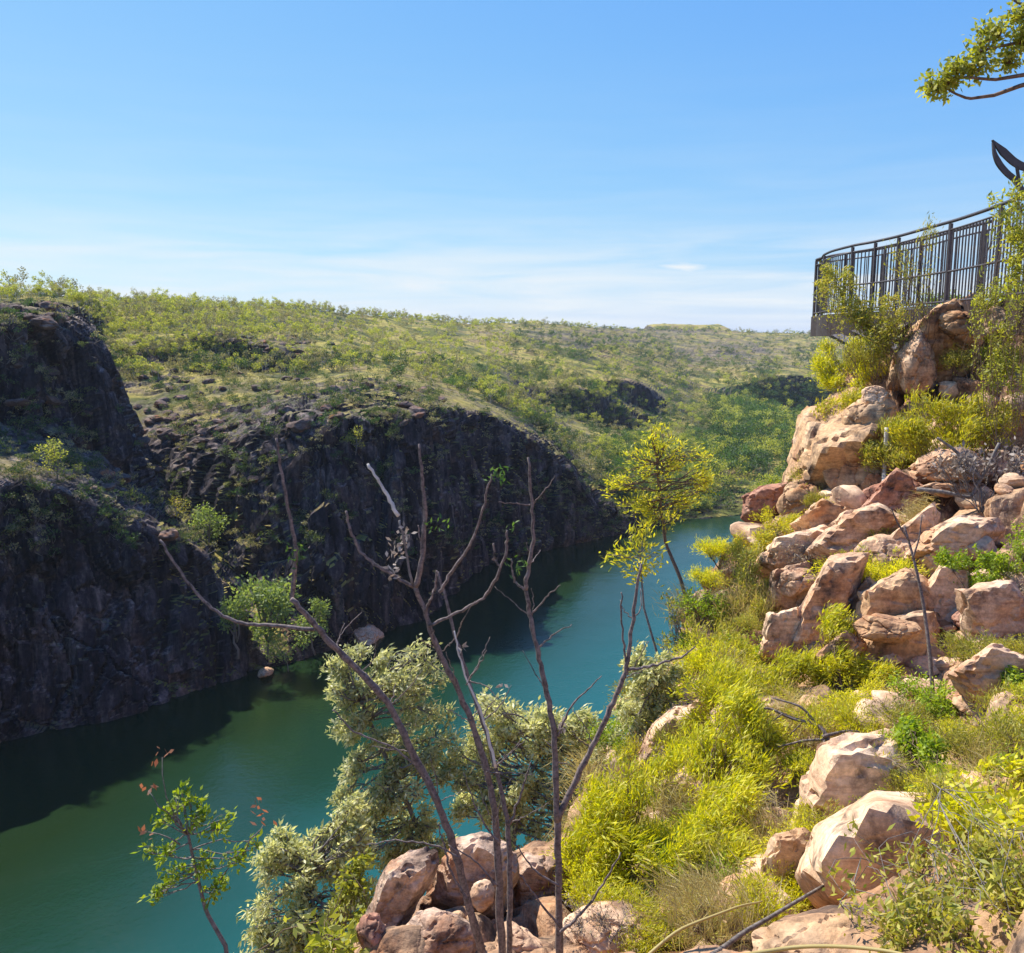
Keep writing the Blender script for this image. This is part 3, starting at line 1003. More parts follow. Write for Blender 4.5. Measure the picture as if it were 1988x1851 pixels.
def hull_rock(front, y_of=None, label='', mat='rock_tan', seed=1, thick=None, y=None, sub=5, rough=0.03, inset=0.62, grow=1.06, up=6):
    """a rock from its outline (u, v) at distance y, or from explicit (u, v, y) corners: hull, then weathered"""
    import bmesh
    rng = np.random.default_rng(seed)
    if len(front[0]) == 2:
        c = np.mean(np.array(front, float), axis=0)
        h = hit_slope(*c)
        if h is not None and y_of is None:
            y = min(y, h[1] - 0.12)
        pts = [at(u, v, y) for u, v in front]
        w = msize(np.ptp([p[0] for p in front]), y)
        t = thick or w * .7
        for u, v in front:
            k = inset * rng.uniform(.85, 1.1)
            pts.append(at(c[0] + (u - c[0]) * k, c[1] - up + (v - c[1]) * k, y - t * .45))
            pts.append(at(c[0] + (u - c[0]) * .8, c[1] + (v - c[1]) * .8, y + t * .6))
    else:
        pts = [at(*p) for p in front]
    pts = np.array(pts)
    cen = pts.mean(0)
    bm = bmesh.new()
    for p in pts - cen:
        bm.verts.new(p)
    bmesh.ops.convex_hull(bm, input=bm.verts[:])
    bmesh.ops.triangulate(bm, faces=bm.faces[:])
    bv = BVHTree.FromBMesh(bm)
    bm.free()
    bm = bmesh.new()
    bmesh.ops.create_icosphere(bm, subdivisions=sub, radius=1)
    d = np.array([x.co[:] for x in bm.verts])
    f = np.array([[x.index for x in p.verts] for p in bm.faces])
    bm.free()
    R0 = np.linalg.norm(pts - cen, axis=1).mean()
    ext = np.ptp(pts, axis=0) / 2
    d = d * ext
    d /= np.linalg.norm(d, axis=1)[:, None]
    rad = np.empty(len(d))
    for i, q in enumerate(d):
        hh = bv.ray_cast(Vector((0, 0, 0)), Vector(q))
        rad[i] = hh[3] if hh[0] is not None else R0
    p = d * rad[:, None]
    off = rng.uniform(0, 50, 3)
    q = p / R0
    cl, ed = cells((q + 0.12 * np.stack([fbm(q * 3 + off, 2, 1), fbm(q * 3 + off, 2, 2), fbm(q * 3 + off, 2, 3)], 1)) * np.array([1.3, 1.3, 2.0]) + off, seed)
    k = 1 + 0.07 * fbm(q * 1.7 + off, 3, seed) + rough * fbm(q * 6 + off, 5, seed + 3) - 0.10 * np.clip(1 - ed / 0.07, 0, 1) + (cl - .5) * .09
    o = link('boulder', smooth_by(mesh_np('boulder', p * k[:, None] * grow, f, True), R(30)), M[mat], None, cen)
    return tag(o, label, 'rock')


hull_rock([(1530, 1000, 14.2), (1598, 880, 13.2), (1675, 855, 12.9), (1592, 998, 14.0), (1672, 968, 13.7), (1568, 815, 14.8), (1652, 772, 14.6), (1712, 800, 13.8), (1520, 985, 14.9), (1545, 880, 14.9), (1560, 1000, 15.6), (1725, 900, 15.0), (1715, 840, 13.4)],
          label='tall leaning orange outcrop with a dark face above the red boulder', mat='rock_orange', seed=58, rough=.05, grow=1.22)
hull_rock([(1572, 1605), (1590, 1520), (1614, 1470), (1655, 1456), (1725, 1462), (1800, 1515), (1790, 1575), (1710, 1590), (1640, 1612)], y=5.3, label='big smooth pale boulder with a flat top above the lower split boulder', mat='rock_pale', seed=33, grow=1.42)
hull_rock([(1592, 1690), (1622, 1625), (1700, 1578), (1775, 1580), (1840, 1640), (1815, 1745), (1700, 1775), (1625, 1735)], y=4.8, label='large split pale boulder below the smooth flat topped one', mat='rock_pale', seed=38, grow=1.5, thick=.9)
hull_rock([(1480, 1670), (1500, 1620), (1560, 1605), (1605, 1640), (1598, 1720), (1560, 1790), (1495, 1760)], y=5.0, label='reddish broken rock left of the large split boulder', mat='rock_orange', seed=41, rough=.07)
hull_rock([(822, 1765), (848, 1685), (885, 1632), (932, 1620), (990, 1640), (1004, 1700), (965, 1790), (880, 1805)], y=5.2, label='rounded tan boulder behind the bare stems of the leafless sapling', mat='rock_pink', rough=.06, seed=3)
hull_rock([(698, 1835), (715, 1765), (745, 1692), (792, 1660), (852, 1650), (842, 1700), (800, 1765), (765, 1835), (722, 1855)], y=5.0, label='tall pitted boulder at the left end of the pile at the foot of the sapling', mat='rock_pink', rough=.08, seed=7)
hull_rock([(985, 1692), (1022, 1658), (1082, 1668), (1108, 1702), (1102, 1765), (1050, 1835), (998, 1800)], y=5.4, label='shaded boulder to the right of the sapling, beside the lime bushes', mat='rock_pink', rough=.06, seed=16)
hull_rock([(1228, 1500), (1258, 1422), (1298, 1385), (1352, 1368), (1378, 1420), (1335, 1505), (1262, 1525)], y=8.3, label='sunlit pale boulder on the edge of the drop behind the lime bushes', mat='rock_pale', seed=52)
hull_rock([(1755, 1082), (1798, 1032), (1860, 1003), (1938, 1005), (1952, 1032), (1902, 1082), (1825, 1105)], y=9.8, label='long flat pale slab lying under the dry grey bush', mat='rock_pale', seed=83)
hull_rock([(1735, 745), (1745, 690), (1772, 640), (1822, 600), (1882, 582), (1908, 620), (1892, 700), (1840, 762), (1780, 772)], y=14.4, label='craggy tan outcrop just under the lookout railing', mat='rock_orange', seed=75, rough=.13, y_of=1, grow=1.12, inset=.42, up=42)
hull_rock([(1440, 1005), (1445, 965), (1475, 945), (1530, 938), (1535, 975), (1505, 1008), (1462, 1018)], y=14.4, label='red boulder sticking out over the river at the tip of the slope', mat='rock_red', seed=66, y_of=1)

MID = [
    ([(1490, 1100), (1520, 1060), (1590, 1040), (1640, 1070), (1620, 1120), (1540, 1130)], 'rock_pale'),
    ([(1600, 1065), (1650, 1012), (1700, 1000), (1765, 1030), (1745, 1090), (1660, 1112)], 'rock_tan'),
    ([(1660, 1112), (1740, 1050), (1792, 1008), (1805, 1060), (1765, 1122), (1700, 1142)], 'rock_pale'),
    ([(1535, 1265), (1568, 1180), (1608, 1112), (1662, 1110), (1642, 1182), (1600, 1275)], 'rock_tan'),
    ([(1502, 1175), (1508, 1122), (1560, 1108), (1585, 1160), (1540, 1205)], 'rock_tan'),
    ([(1688, 1162), (1760, 1130), (1802, 1160), (1792, 1242), (1720, 1262), (1684, 1222)], 'rock_orange'),
    ([(1788, 1182), (1830, 1118), (1872, 1130), (1882, 1192), (1840, 1234)], 'rock_pale'),
    ([(1880, 1162), (1960, 1150), (1995, 1200), (1985, 1262), (1900, 1272)], 'rock_tan'),
    ([(1655, 1292), (1710, 1222), (1792, 1210), (1802, 1292), (1720, 1322)], 'rock_orange'),
    ([(1485, 1272), (1500, 1210), (1545, 1198), (1565, 1250), (1530, 1305)], 'rock_pale'),
    ([(1555, 1018), (1600, 985), (1645, 1000), (1652, 1042), (1590, 1054)], 'rock_orange'),
    ([(1688, 985), (1740, 928), (1785, 960), (1772, 1004), (1710, 1006)], 'rock_red'),
    ([(1780, 915), (1830, 880), (1925, 888), (1945, 932), (1860, 955), (1790, 948)], 'rock_tan'),
    ([(1640, 1190), (1680, 1140), (1700, 1160), (1695, 1225), (1650, 1250)], 'rock_orange'),
    ([(1870, 1310), (1930, 1270), (1995, 1290), (1995, 1350), (1900, 1352)], 'rock_tan'),
    ([(1800, 1090), (1850, 1060), (1890, 1080), (1880, 1125), (1815, 1130)], 'rock_tan'),
    ([(1590, 1280), (1640, 1240), (1670, 1260), (1660, 1310), (1600, 1320)], 'rock_tan'),
]
for i, (ol, mt) in enumerate(MID):
    o = hull_rock(ol, y=13, label='angular weathered block wedged into the broken rock face of the middle slope', mat=mt, seed=930 + i, rough=.07, grow=1.45, inset=.7, up=10)
    o['group'] = 'blocks of the middle rock face'
# loose stones over the slope
stones = [smooth_by(rock_mesh(200 + i, (0.13, 0.11, 0.09), 3, 0.85, 12, 0.05)) for i in range(8)]
rng = np.random.default_rng(77)
cnt = 0
for k in range(900):
    u, v = rng.uniform(1150, 1988), rng.uniform(700, 1851)
    h = hit_slope(u, v)
    if h is None or cnt >= 170:
        continue
    if h[1] < 3.2:
        continue
    me = stones[k % 8]
    o = bpy.data.objects.new('stone', me)
    if not me.materials:
        me.materials.append(M['rock_tan' if k % 3 else 'rock_pale'])
    COL.objects.link(o)
    s = rng.uniform(0.5, 1.7) * (0.6 + h[1] / 14)
    o.scale = (s, s, s * rng.uniform(0.7, 1.1))
    o.rotation_euler = tuple(rng.uniform(-0.5, 0.5, 2)) + (rng.uniform(0, 6.3),)
    o.location = tuple(h + np.array([0, 0, 0.02]))
    tag(o, 'loose tan stone lying among the boulders and bushes of the near slope', 'stone', 'loose stones on the near slope')
    cnt += 1

# ------------------------------------------------------------------ plants
def curve_pts(a, b, rng, sag=0.12, n=6, lift=0.0):
    a, b = np.asarray(a, float), np.asarray(b, float)
    L = np.linalg.norm(b - a)
    t = np.linspace(0, 1, n)[:, None]
    w = np.sin(t * math.pi)
    off = rng.normal(size=3) * sag * L
    off[2] += lift * L
    p = a + (b - a) * t + w * off
    p[1:-1] += rng.normal(size=(n - 2, 3)) * 0.02 * L
    return p


def grow_crown(base, lobes, rng, stem, leaf, twigs=14, leaves=30, ll=0.05, lw=0.02, r0=0.02, mode='leafy', trunk=None, density=1.0, forks=2, stemfrac=0.5):
    """base -> lobe centres by limbs, lobe centre -> twig tips, leaves along the outer twigs"""
    base = np.asarray(base, float)
    if trunk is not None:
        trunk = np.asarray(trunk, float)
        tt = np.linspace(0, len(trunk) - 1, len(trunk) * 4)
        tr = np.stack([np.interp(tt, np.arange(len(trunk)), trunk[:, i]) for i in range(3)], 1)
        stem.tube(tr, np.linspace(r0, r0 * 0.55, len(tr)), 6)
        start = tr[len(tr) // 3:]
    else:
        start = base[None, :]
    for c, r in lobes:
        c = np.asarray(c, float)
        r = np.broadcast_to(np.asarray(r, float), (3,))
        s = start[np.argmin(np.linalg.norm(start - c, axis=1) + 0.6 * np.abs(rng.normal(size=len(start))) * r.mean())]
        limb = curve_pts(s, c, rng, 0.08, 7)
        lr = r0 * (0.55 if len(lobes) < 12 else 0.30)
        stem.tube(limb, np.linspace(lr, lr * 0.45, 7), 6)
        nt_ = max(3, int(round(twigs * density * rng.uniform(.6, 1.4))))
        d = rng.normal(size=(nt_, 3))
        d /= np.linalg.norm(d, axis=1)[:, None]
        if mode == 'feather':
            d[:, 2] = np.abs(d[:, 2]) * 1.0 - 0.25
        rad = rng.uniform(0.2, 1.0, nt_) ** 0.6 * np.where(rng.random(nt_) < .25, 1.6, 1.0)
        tips = c + d * rad[:, None] * r
        for tip in tips:
            st = limb[rng.integers(3, 7)] if mode != 'feather' else limb[rng.integers(2, 7)]
            tw = curve_pts(st, tip, rng, 0.10, 6, 0.06)
            stem.tube(tw, np.linspace(r0 * 0.16, r0 * 0.05, 6), 4)
            nl = max(2, int(leaves * rng.uniform(0.6, 1.4)))
            f = rng.uniform(0.30, 1.0, nl) ** 0.75 * 4.999
            k = f.astype(int)
            q = tw[k] + (tw[k + 1] - tw[k]) * (f - k)[:, None]
            tg = tw[k + 1] - tw[k]
            tg /= np.linalg.norm(tg, axis=1)[:, None] + 1e-9
            rv = rng.normal(size=(nl, 3))
            if mode == 'feather':
                dr = tg * 0.8 + rv * 0.45 + np.array([0, 0, 0.35])
            elif mode == 'droop':
                dr = tg * 0.3 + rv * 0.6 + np.array([0, 0, -0.7])
            else:
                dr = tg * 0.5 + rv * 0.75 + np.array([0, 0, 0.1])
            q = q + rv[:, [1, 2, 0]] * ll * (0.7 if mode == 'feather' else 0.5)
            leaf.leaves(q, dr, ll * rng.uniform(0.6, 1.3, nl), lw * rng.uniform(0.7, 1.25, nl), rng)


def plant(name, label, cat, base, lobes, seed, lmat, smat, group=None, leafname='foliage', stemname='stem', sub=4, onground=True, wide=1.0, loose=False, **kw):
    """lobes: (u, v, y, ru, rv) in picture units at distance y -> ellipsoids in the world"""
    rng = np.random.default_rng(seed)
    base = np.asarray(base, float)
    L = []
    for u, v, y, ru, rv in lobes:
        rx, rz = msize(ru, y) * wide, msize(rv, y) * wide
        rr3 = np.array([rx, (rx + rz) * 0.5, rz])
        h = hit_slope(u, v)
        if h is not None and onground:
            y = min(y, h[1] - 0.45 * rr3[1])
        c = at(u, v, y)
        for _ in range(sub):
            d = rng.normal(size=3)
            d *= rng.uniform(.25, 1.0) ** .5 / np.linalg.norm(d)
            L.append((c + d * rr3 * (1.2 if loose else .85), rr3 * (rng.uniform(.2, .46) if loose else rng.uniform(.32, .62) if sub > 1 else 1)))
    if sub > 1 and 'density' not in kw:
        kw['density'] = 1.25 / sub
    st, lf = MB(), MB()
    grow_crown(base, L, rng, st, lf, **kw)
    root = empty(name, base, label, cat, group)
    st.build(stemname, M[smat], root, base)
    lf.build(leafname, M[lmat], root, base, False)
    return root


def base_under(u, v, y, dz=0.0):
    """point on the slope below (u, v) at distance y"""
    p = at(u, v, y)
    return np.array([p[0], p[1], on_slope(p[0], p[1]) - 0.05 + dz])


FE = dict(mode='feather', twigs=34, leaves=60, ll=0.06, lw=0.0105, r0=0.020)
# --- lime coloured feathery bushes on the slope
plant('lime_bush', 'bright lime green feathery bush just right of the leafless sapling', 'bush', base_under(1190, 1690, 5.4),
      [(1150, 1590, 5.5, 70, 80), (1215, 1545, 5.6, 75, 65), (1130, 1680, 5.3, 60, 70), (1230, 1660, 5.2, 75, 70), (1180, 1740, 5.0, 60, 50)], 1, 'lf_lime', 'bark_brown', **FE)
plant('lime_bush', 'large lime green feathery bush hiding the pinkish rock, tallest of the middle bushes', 'bush', base_under(1400, 1640, 6.0),
      [(1330, 1450, 6.6, 70, 70), (1400, 1400, 6.7, 80, 70), (1440, 1480, 6.4, 70, 80), (1480, 1420, 6.6, 60, 60), (1380, 1560, 6.0, 60, 50), (1300, 1500, 6.5, 50, 45)], 2, 'lf_lime', 'bark_brown', **FE)
plant('lime_bush', 'lime green feathery bush in front of the pinkish rock, low among the bushes', 'bush', base_under(1370, 1720, 5.2),
      [(1310, 1630, 5.3, 70, 60), (1400, 1620, 5.4, 75, 60), (1440, 1560, 5.6, 50, 60), (1350, 1700, 5.0, 60, 50), (1440, 1680, 5.1, 50, 50)], 3, 'lf_lime', 'bark_brown', **FE)
plant('lime_bush', 'lime bush at the upper edge of the drop, left of the dead branch', 'bush', base_under(1450, 1400, 7.4),
      [(1420, 1340, 7.6, 80, 55), (1490, 1320, 7.8, 80, 50), (1360, 1370, 7.6, 50, 50), (1540, 1310, 7.9, 50, 40)], 4, 'lf_lime', 'bark_brown', **FE)
plant('lime_bush', 'lime bush in mid slope right above the ochre stone', 'bush', base_under(1640, 1330, 7.6),
      [(1640, 1270, 8.0, 55, 60), (1690, 1290, 7.9, 60, 45), (1590, 1300, 7.9, 45, 40), (1640, 1215, 8.1, 30, 45)], 5, 'lf_lime', 'bark_brown', **FE)
plant('olive_bush', 'tall yellow olive bush on the river edge behind the thin leaning trunks', 'bush', base_under(1430, 1270, 10.4),
      [(1440, 1110, 11.3, 60, 60), (1400, 1190, 10.9, 60, 60), (1460, 1190, 10.9, 60, 65), (1370, 1270, 10.4, 55, 60), (1440, 1260, 10.4, 60, 50), (1480, 1140, 11.2, 45, 50)], 6, 'lf_olive', 'bark_brown', **FE)
plant('ochre_bush', 'low ochre yellow shrub just below the red boulder at the tip of the slope', 'bush', base_under(1520, 1040, 13.0),
      [(1500, 1025, 13.3, 55, 30), (1560, 1025, 13.2, 45, 26), (1460, 1060, 13.2, 35, 30)], 7, 'lf_yellow', 'bark_brown', **FE)
plant('low_bush', 'pale yellow green bush at the bottom edge beside the fallen pole', 'bush', base_under(1330, 1800, 4.6),
      [(1310, 1800, 4.6, 70, 45), (1400, 1780, 4.6, 60, 45), (1250, 1800, 4.6, 45, 40)], 8, 'lf_olive', 'bark_grey', mode='feather', twigs=20, leaves=26, ll=0.06, lw=0.008, r0=0.018)
# --- leafy green shrubs lower right
LE = dict(mode='leafy', twigs=40, leaves=32, ll=0.042, lw=0.017, r0=0.012)
plant('green_shrub', 'leafy yellow green shrub right of the smooth pale boulder', 'shrub', base_under(1830, 1560, 4.8),
      [(1760, 1470, 5.2, 60, 60), (1830, 1500, 5.0, 70, 60), (1800, 1570, 4.8, 60, 50), (1880, 1560, 4.8, 60, 55), (1760, 1420, 5.4, 40, 40)], 11, 'lf_green', 'bark_brown', **LE)
plant('green_shrub', 'large green shrub at the right border beside the split boulder', 'shrub', base_under(1930, 1680, 4.2),
      [(1920, 1590, 4.4, 65, 60), (1970, 1640, 4.3, 60, 60), (1880, 1640, 4.4, 60, 50), (1960, 1530, 4.6, 50, 55), (1850, 1610, 4.5, 50, 40)], 12, 'lf_lime', 'bark_brown', **LE)
plant('olive_shrub', 'straggly olive brown shrub in the bottom right corner', 'shrub', base_under(1850, 1800, 3.7),
      [(1800, 1740, 3.9, 65, 55), (1880, 1740, 3.9, 65, 60), (1950, 1780, 3.7, 60, 60), (1760, 1800, 3.7, 50, 45), (1860, 1820, 3.5, 70, 40)], 13, 'lf_olive', 'bark_grey', mode='leafy', twigs=44, leaves=24, ll=0.032, lw=0.011, r0=0.010)
plant('green_shrub', 'dark green shrub over the flat pale slab at the right border', 'shrub', base_under(1920, 1150, 8.4),
      [(1890, 1100, 8.7, 60, 50), (1950, 1070, 8.8, 50, 60), (1930, 1140, 8.5, 55, 45), (1840, 1090, 8.8, 40, 35)], 14, 'lf_green', 'bark_brown', **LE)
plant('green_shrub', 'small green shrub on the right border above the layered stone', 'shrub', base_under(1975, 1400, 6.2),
      [(1965, 1385, 6.4, 40, 35), (1990, 1340, 6.5, 30, 40)], 15, 'lf_green', 'bark_brown', **LE)
# --- bushes on the upper slope round the lookout
FU = dict(mode='feather', twigs=34, leaves=44, ll=0.075, lw=0.015, r0=0.016)
plant('round_bush', 'rounded pale lime bush on the outer end of the slope under the deck', 'bush', base_under(1650, 770, 15.3),
      [(1600, 690, 15.8, 38, 35), (1650, 690, 15.7, 48, 40), (1620, 740, 15.6, 45, 35), (1690, 730, 15.4, 38, 35)], 21, 'lf_lime', 'bark_grey', **FU)
plant('climbing_shrub', 'tall green shrub growing up in front of the lookout end, left tip against the sky', 'shrub', base_under(1740, 760, 14.0),
      [(1640, 560, 14.6, 42, 45), (1690, 600, 14.4, 45, 40), (1600, 535, 14.8, 28, 26), (1710, 660, 14.2, 38, 40), (1745, 640, 14.0, 26, 45), (1650, 620, 14.5, 34, 28)], 22, 'lf_olive', 'bark_brown', mode='leafy', twigs=40, leaves=24, ll=0.07, lw=0.018, r0=0.014)
plant('twiggy_sapling', 'thin sparse sapling with few leaves in front of the railing posts', 'shrub', base_under(1790, 640, 14.0),
      [(1790, 530, 13.9, 32, 32), (1740, 500, 14.0, 24, 30), (1810, 440, 13.9, 12, 18), (1770, 580, 14.0, 34, 24)], 23, 'lf_olive', 'bark_brown', mode='feather', twigs=9, leaves=16, ll=0.07, lw=0.014, r0=0.02)
plant('yellow_bush', 'spreading yellow green bush over the upper slope below the crag', 'bush', base_under(1840, 850, 11.6),
      [(1800, 790, 12.2, 55, 32), (1870, 790, 12.0, 60, 36), (1940, 790, 11.8, 55, 45), (1900, 840, 11.7, 60, 30), (1760, 830, 12.0, 40, 26)], 24, 'lf_yellow', 'bark_brown', **FU)
plant('lime_bush', 'lime green bush at the right border under the railing', 'bush', base_under(1960, 700, 11.4),
      [(1930, 660, 11.8, 45, 50), (1980, 700, 11.4, 50, 55), (1920, 720, 11.7, 45, 40), (1970, 610, 11.9, 40, 35)], 25, 'lf_fresh', 'bark_brown', mode='leafy', twigs=24, leaves=18, ll=0.06, lw=0.02, r0=0.012)
plant('lime_bush', 'green bush in front of the lower railing at the right border', 'bush', base_under(1940, 600, 12.6),
      [(1930, 570, 12.6, 45, 25), (1985, 560, 12.4, 45, 30), (1905, 585, 12.8, 26, 16)], 26, 'lf_fresh', 'bark_brown', mode='leafy', twigs=24, leaves=18, ll=0.06, lw=0.02, r0=0.012)
plant('leafy_tree', 'leafy tree at the right border rising past the railing top', 'tree', base=(at(2040, 700, 11.0)[0], 11.0, on_slope(at(2040, 700, 11)[0], 11.0) - .1), onground=False, lobes=[(1960, 400, 11.0, 34, 40), (1985, 370, 11.0, 28, 34), (1975, 455, 11.0, 26, 34), (1995, 440, 11.0, 34, 50), (1975, 520, 11.0, 24, 30), (2040, 420, 11.0, 50, 80)], seed=27, lmat='lf_fresh', smat='bark_brown',
      leafname='crown', stemname='trunk', mode='leafy', twigs=20, leaves=15, ll=0.07, lw=0.026, r0=0.016)
plant('dry_bush', 'dry grey leafless bush on the ledge with curled dead leaves', 'bush', base_under(1905, 985, 10.6),
      [(1890, 900, 10.9, 60, 50), (1950, 900, 10.8, 50, 60), (1850, 890, 11.0, 45, 40)], 28, 'lf_grey', 'bark_grey', mode='leafy', twigs=34, leaves=5, ll=0.08, lw=0.03, r0=0.028)
plant('grass_clump', 'rounded clump of dry weeping grass above the flat pale slab', 'grass clump', base_under(1790, 1040, 10.6),
      [(1790, 990, 10.7, 38, 40)], 29, 'lf_straw', 'lf_straw', mode='droop', twigs=60, leaves=14, ll=0.16, lw=0.008, r0=0.008, leafname='blades')
plant('olive_bush', 'olive bush in the shaded notch left of the flat ledge', 'bush', base_under(1740, 900, 12.4),
      [(1740, 850, 12.6, 50, 32), (1700, 880, 12.7, 30, 26), (1770, 890, 12.3, 36, 24)], 30, 'lf_olive', 'bark_brown', **FU)
plant('ochre_bush', 'ochre scrub growing on the shoulder of the leaning orange outcrop', 'bush', base_under(1640, 830, 13.8),
      [(1620, 800, 14.2, 36, 22), (1680, 775, 14.0, 40, 22), (1590, 840, 14.4, 18, 18)], 31, 'lf_yellow', 'bark_brown', **FU)

# smaller scrub: a few kinds copied over the slope
def proto_bush(seed, lmat, smat, h, w, mode, twigs, leaves, ll, lw):
    rng = np.random.default_rng(seed)
    st, lf = MB(), MB()
    lobes = [((rng.uniform(-w, w) * .5, rng.uniform(-w, w) * .5, h * rng.uniform(.45, .75)), (w * .5, w * .5, h * .4)) for _ in range(4)]
    grow_crown((0, 0, 0), lobes, rng, st, lf, mode=mode, twigs=twigs, leaves=leaves, ll=ll, lw=lw, r0=0.014)
    return mesh_of(st), mesh_of(lf, False), M[lmat], M[smat]


def mesh_of(mb, smooth=True):
    return mesh_np('plant', np.concatenate(mb.v), np.concatenate(mb.q), smooth)


def place(name, meshes, loc, scale, rz, label, cat, group, partnames):
    root = empty(name, loc, label, cat, group, rz)
    root.scale = tuple(np.broadcast_to(scale, (3,)))
    for me, mt, pn in meshes:
        o = bpy.data.objects.new(pn, me)
        if not me.materials:
            me.materials.append(mt)
        COL.objects.link(o)
        o.parent = root
    return root


KINDS = [
    ('small_lime_bush', 'small lime green bush growing between the rocks of the near slope', 'lf_lime', 'feather', .5, .55, 26, 30, .05, .009),
    ('small_olive_bush', 'small olive bush growing between the rocks of the near slope', 'lf_olive', 'feather', .45, .5, 24, 26, .05, .009),
    ('small_green_bush', 'small leafy green bush growing between the rocks of the near slope', 'lf_green', 'leafy', .4, .45, 20, 18, .042, .018),
    ('dry_twig_bush', 'small dry brown twiggy bush between the rocks of the near slope', 'lf_brown', 'leafy', .45, .5, 26, 4, .035, .012),
    ('grass_tuft', 'tuft of straw coloured dry grass between the rocks of the near slope', 'lf_straw', 'feather', .38, .35, 40, 8, .20, .006),
]
protos = []
for i, kd in enumerate(KINDS):
    protos.append([proto_bush(300 + i * 7 + j, kd[2], 'bark_grey' if i == 3 else 'bark_brown', *kd[4:6], kd[3], *kd[6:10]) for j in range(2)])
rng = np.random.default_rng(5)
spots = []
for k in range(3000):
    u, v = rng.uniform(1120, 1995), rng.uniform(600, 1851)
    h = hit_slope(u, v)
    if h is None or h[1] < 3.4:
        continue
    if any((h[0] - q[0]) ** 2 + (h[1] - q[1]) ** 2 < (0.05 + 0.032 * h[1]) ** 2 for q in spots):
        continue
    if u > 1460 and 740 < v < 1370 and cells(h[None, :] / 0.9, 404)[0][0] > .16:
        continue
    spots.append(h)
for k, h in enumerate(spots[:230]):
    i = int(rng.choice(5, p=[.25, .28, .17, .18, .12]))
    kd = KINDS[i]
    st, lf, lm, sm = protos[i][k % 2]
    s = rng.uniform(0.5, 1.0) * (0.45 + h[1] / 15)
    place(kd[0], [(st, sm, 'stem'), (lf, lm, 'blades' if i == 4 else 'foliage')], h - np.array([0, 0, .03]), s, rng.uniform(0, 6.3), kd[1], 'grass clump' if i == 4 else 'bush', kd[0].replace('_', ' ') + 's on the near slope', None)

# --- silvery trees rising from below the edge, in front of the water
SI = dict(mode='leafy', twigs=66, leaves=14, ll=0.08, lw=0.028, r0=0.04, sub=12, wide=1.1, loose=True)
def below(u, v, y, z):
    p = at(u, v, y)
    return np.array([p[0], p[1], z])
plant('silver_tree', 'silvery green tree over the water left of the centre stems, under the waterline rock', 'tree', base=below(850, 1900, 9.6, 50), onground=False, lobes=[(720, 1300, 10, 55, 45), (790, 1310, 10, 55, 45), (830, 1360, 10, 40, 50), (690, 1400, 10, 32, 40), (760, 1440, 10, 50, 40), (800, 1530, 9.8, 60, 45), (710, 1520, 9.8, 50, 45), (690, 1590, 9.8, 50, 40), (790, 1600, 9.8, 45, 40), (840, 1640, 9.7, 40, 40), (865, 1470, 9.8, 30, 40), (665, 1330, 10, 30, 35), (730, 1660, 9.6, 45, 40)], seed=41, lmat='lf_silver', smat='bark_grey',
      trunk=[below(860, 1900, 9.6, 50), at(845, 1720, 9.7), at(800, 1580, 9.8), at(740, 1450, 10), at(700, 1360, 10)], leafname='crown', stemname='trunk', **SI)
plant('silver_tree', 'silvery green tree between the center stems and the right forked stem', 'tree', base=below(960, 1900, 9.4, 50), onground=False, lobes=[(950, 1400, 10, 45, 45), (1010, 1390, 10, 55, 40), (1080, 1420, 10, 55, 45), (1130, 1470, 10, 40, 40), (950, 1490, 10, 50, 45), (1030, 1490, 10, 55, 45), (1090, 1540, 9.8, 45, 45), (920, 1560, 9.8, 35, 35), (1000, 1600, 9.7, 40, 35), (1060, 1640, 9.6, 40, 45), (1150, 1400, 10, 34, 40), (1165, 1540, 9.7, 40, 45), (1130, 1610, 9.5, 40, 40), (900, 1480, 9.8, 30, 40), (985, 1540, 9.7, 45, 40)], seed=42, lmat='lf_silver', smat='bark_grey',
      trunk=[below(985, 1900, 9.4, 50), at(990, 1720, 9.5), at(1000, 1600, 9.7), at(1030, 1500, 9.9), at(1070, 1430, 10)], leafname='crown', stemname='trunk', **SI)
plant('silver_tree', 'sparse silvery tree right of the forked stem, next to the sunlit edge boulder', 'tree', base=below(1200, 1760, 8.0, 52), onground=False, lobes=[(1250, 1330, 8.6, 42, 40), (1290, 1310, 8.6, 35, 30), (1215, 1400, 8.6, 38, 38), (1180, 1470, 8.6, 38, 38), (1260, 1400, 8.6, 30, 30), (1225, 1480, 8.6, 30, 30), (1195, 1540, 8.5, 36, 36), (1300, 1360, 8.7, 30, 26), (1240, 1290, 8.7, 26, 26)], seed=43, lmat='lf_silver', smat='bark_grey',
      trunk=[below(1190, 1780, 8.0, 52), at(1190, 1560, 8.4), at(1220, 1430, 8.6), at(1270, 1330, 8.6)], leafname='crown', stemname='trunk', mode='leafy', twigs=36, leaves=24, ll=0.062, lw=0.022, r0=0.03, sub=9, loose=True)
plant('silver_tree', 'dense pale silvery tree at the bottom left of the boulder pile', 'tree', base=below(640, 2000, 8.2, 50.5), onground=False, lobes=[(560, 1700, 8.6, 60, 50), (620, 1680, 8.7, 55, 45), (680, 1650, 8.8, 45, 45), (530, 1790, 8.4, 60, 50), (620, 1780, 8.4, 60, 55), (690, 1760, 8.5, 45, 50), (500, 1850, 8.2, 50, 40), (600, 1860, 8.2, 60, 40), (540, 1640, 8.7, 35, 30), (680, 1580, 8.9, 30, 35)], seed=44, lmat='lf_silver', smat='bark_grey',
      trunk=[below(650, 2050, 8.2, 50.5), at(630, 1900, 8.3), at(610, 1780, 8.4), at(600, 1690, 8.6)], leafname='crown', stemname='trunk', **SI)
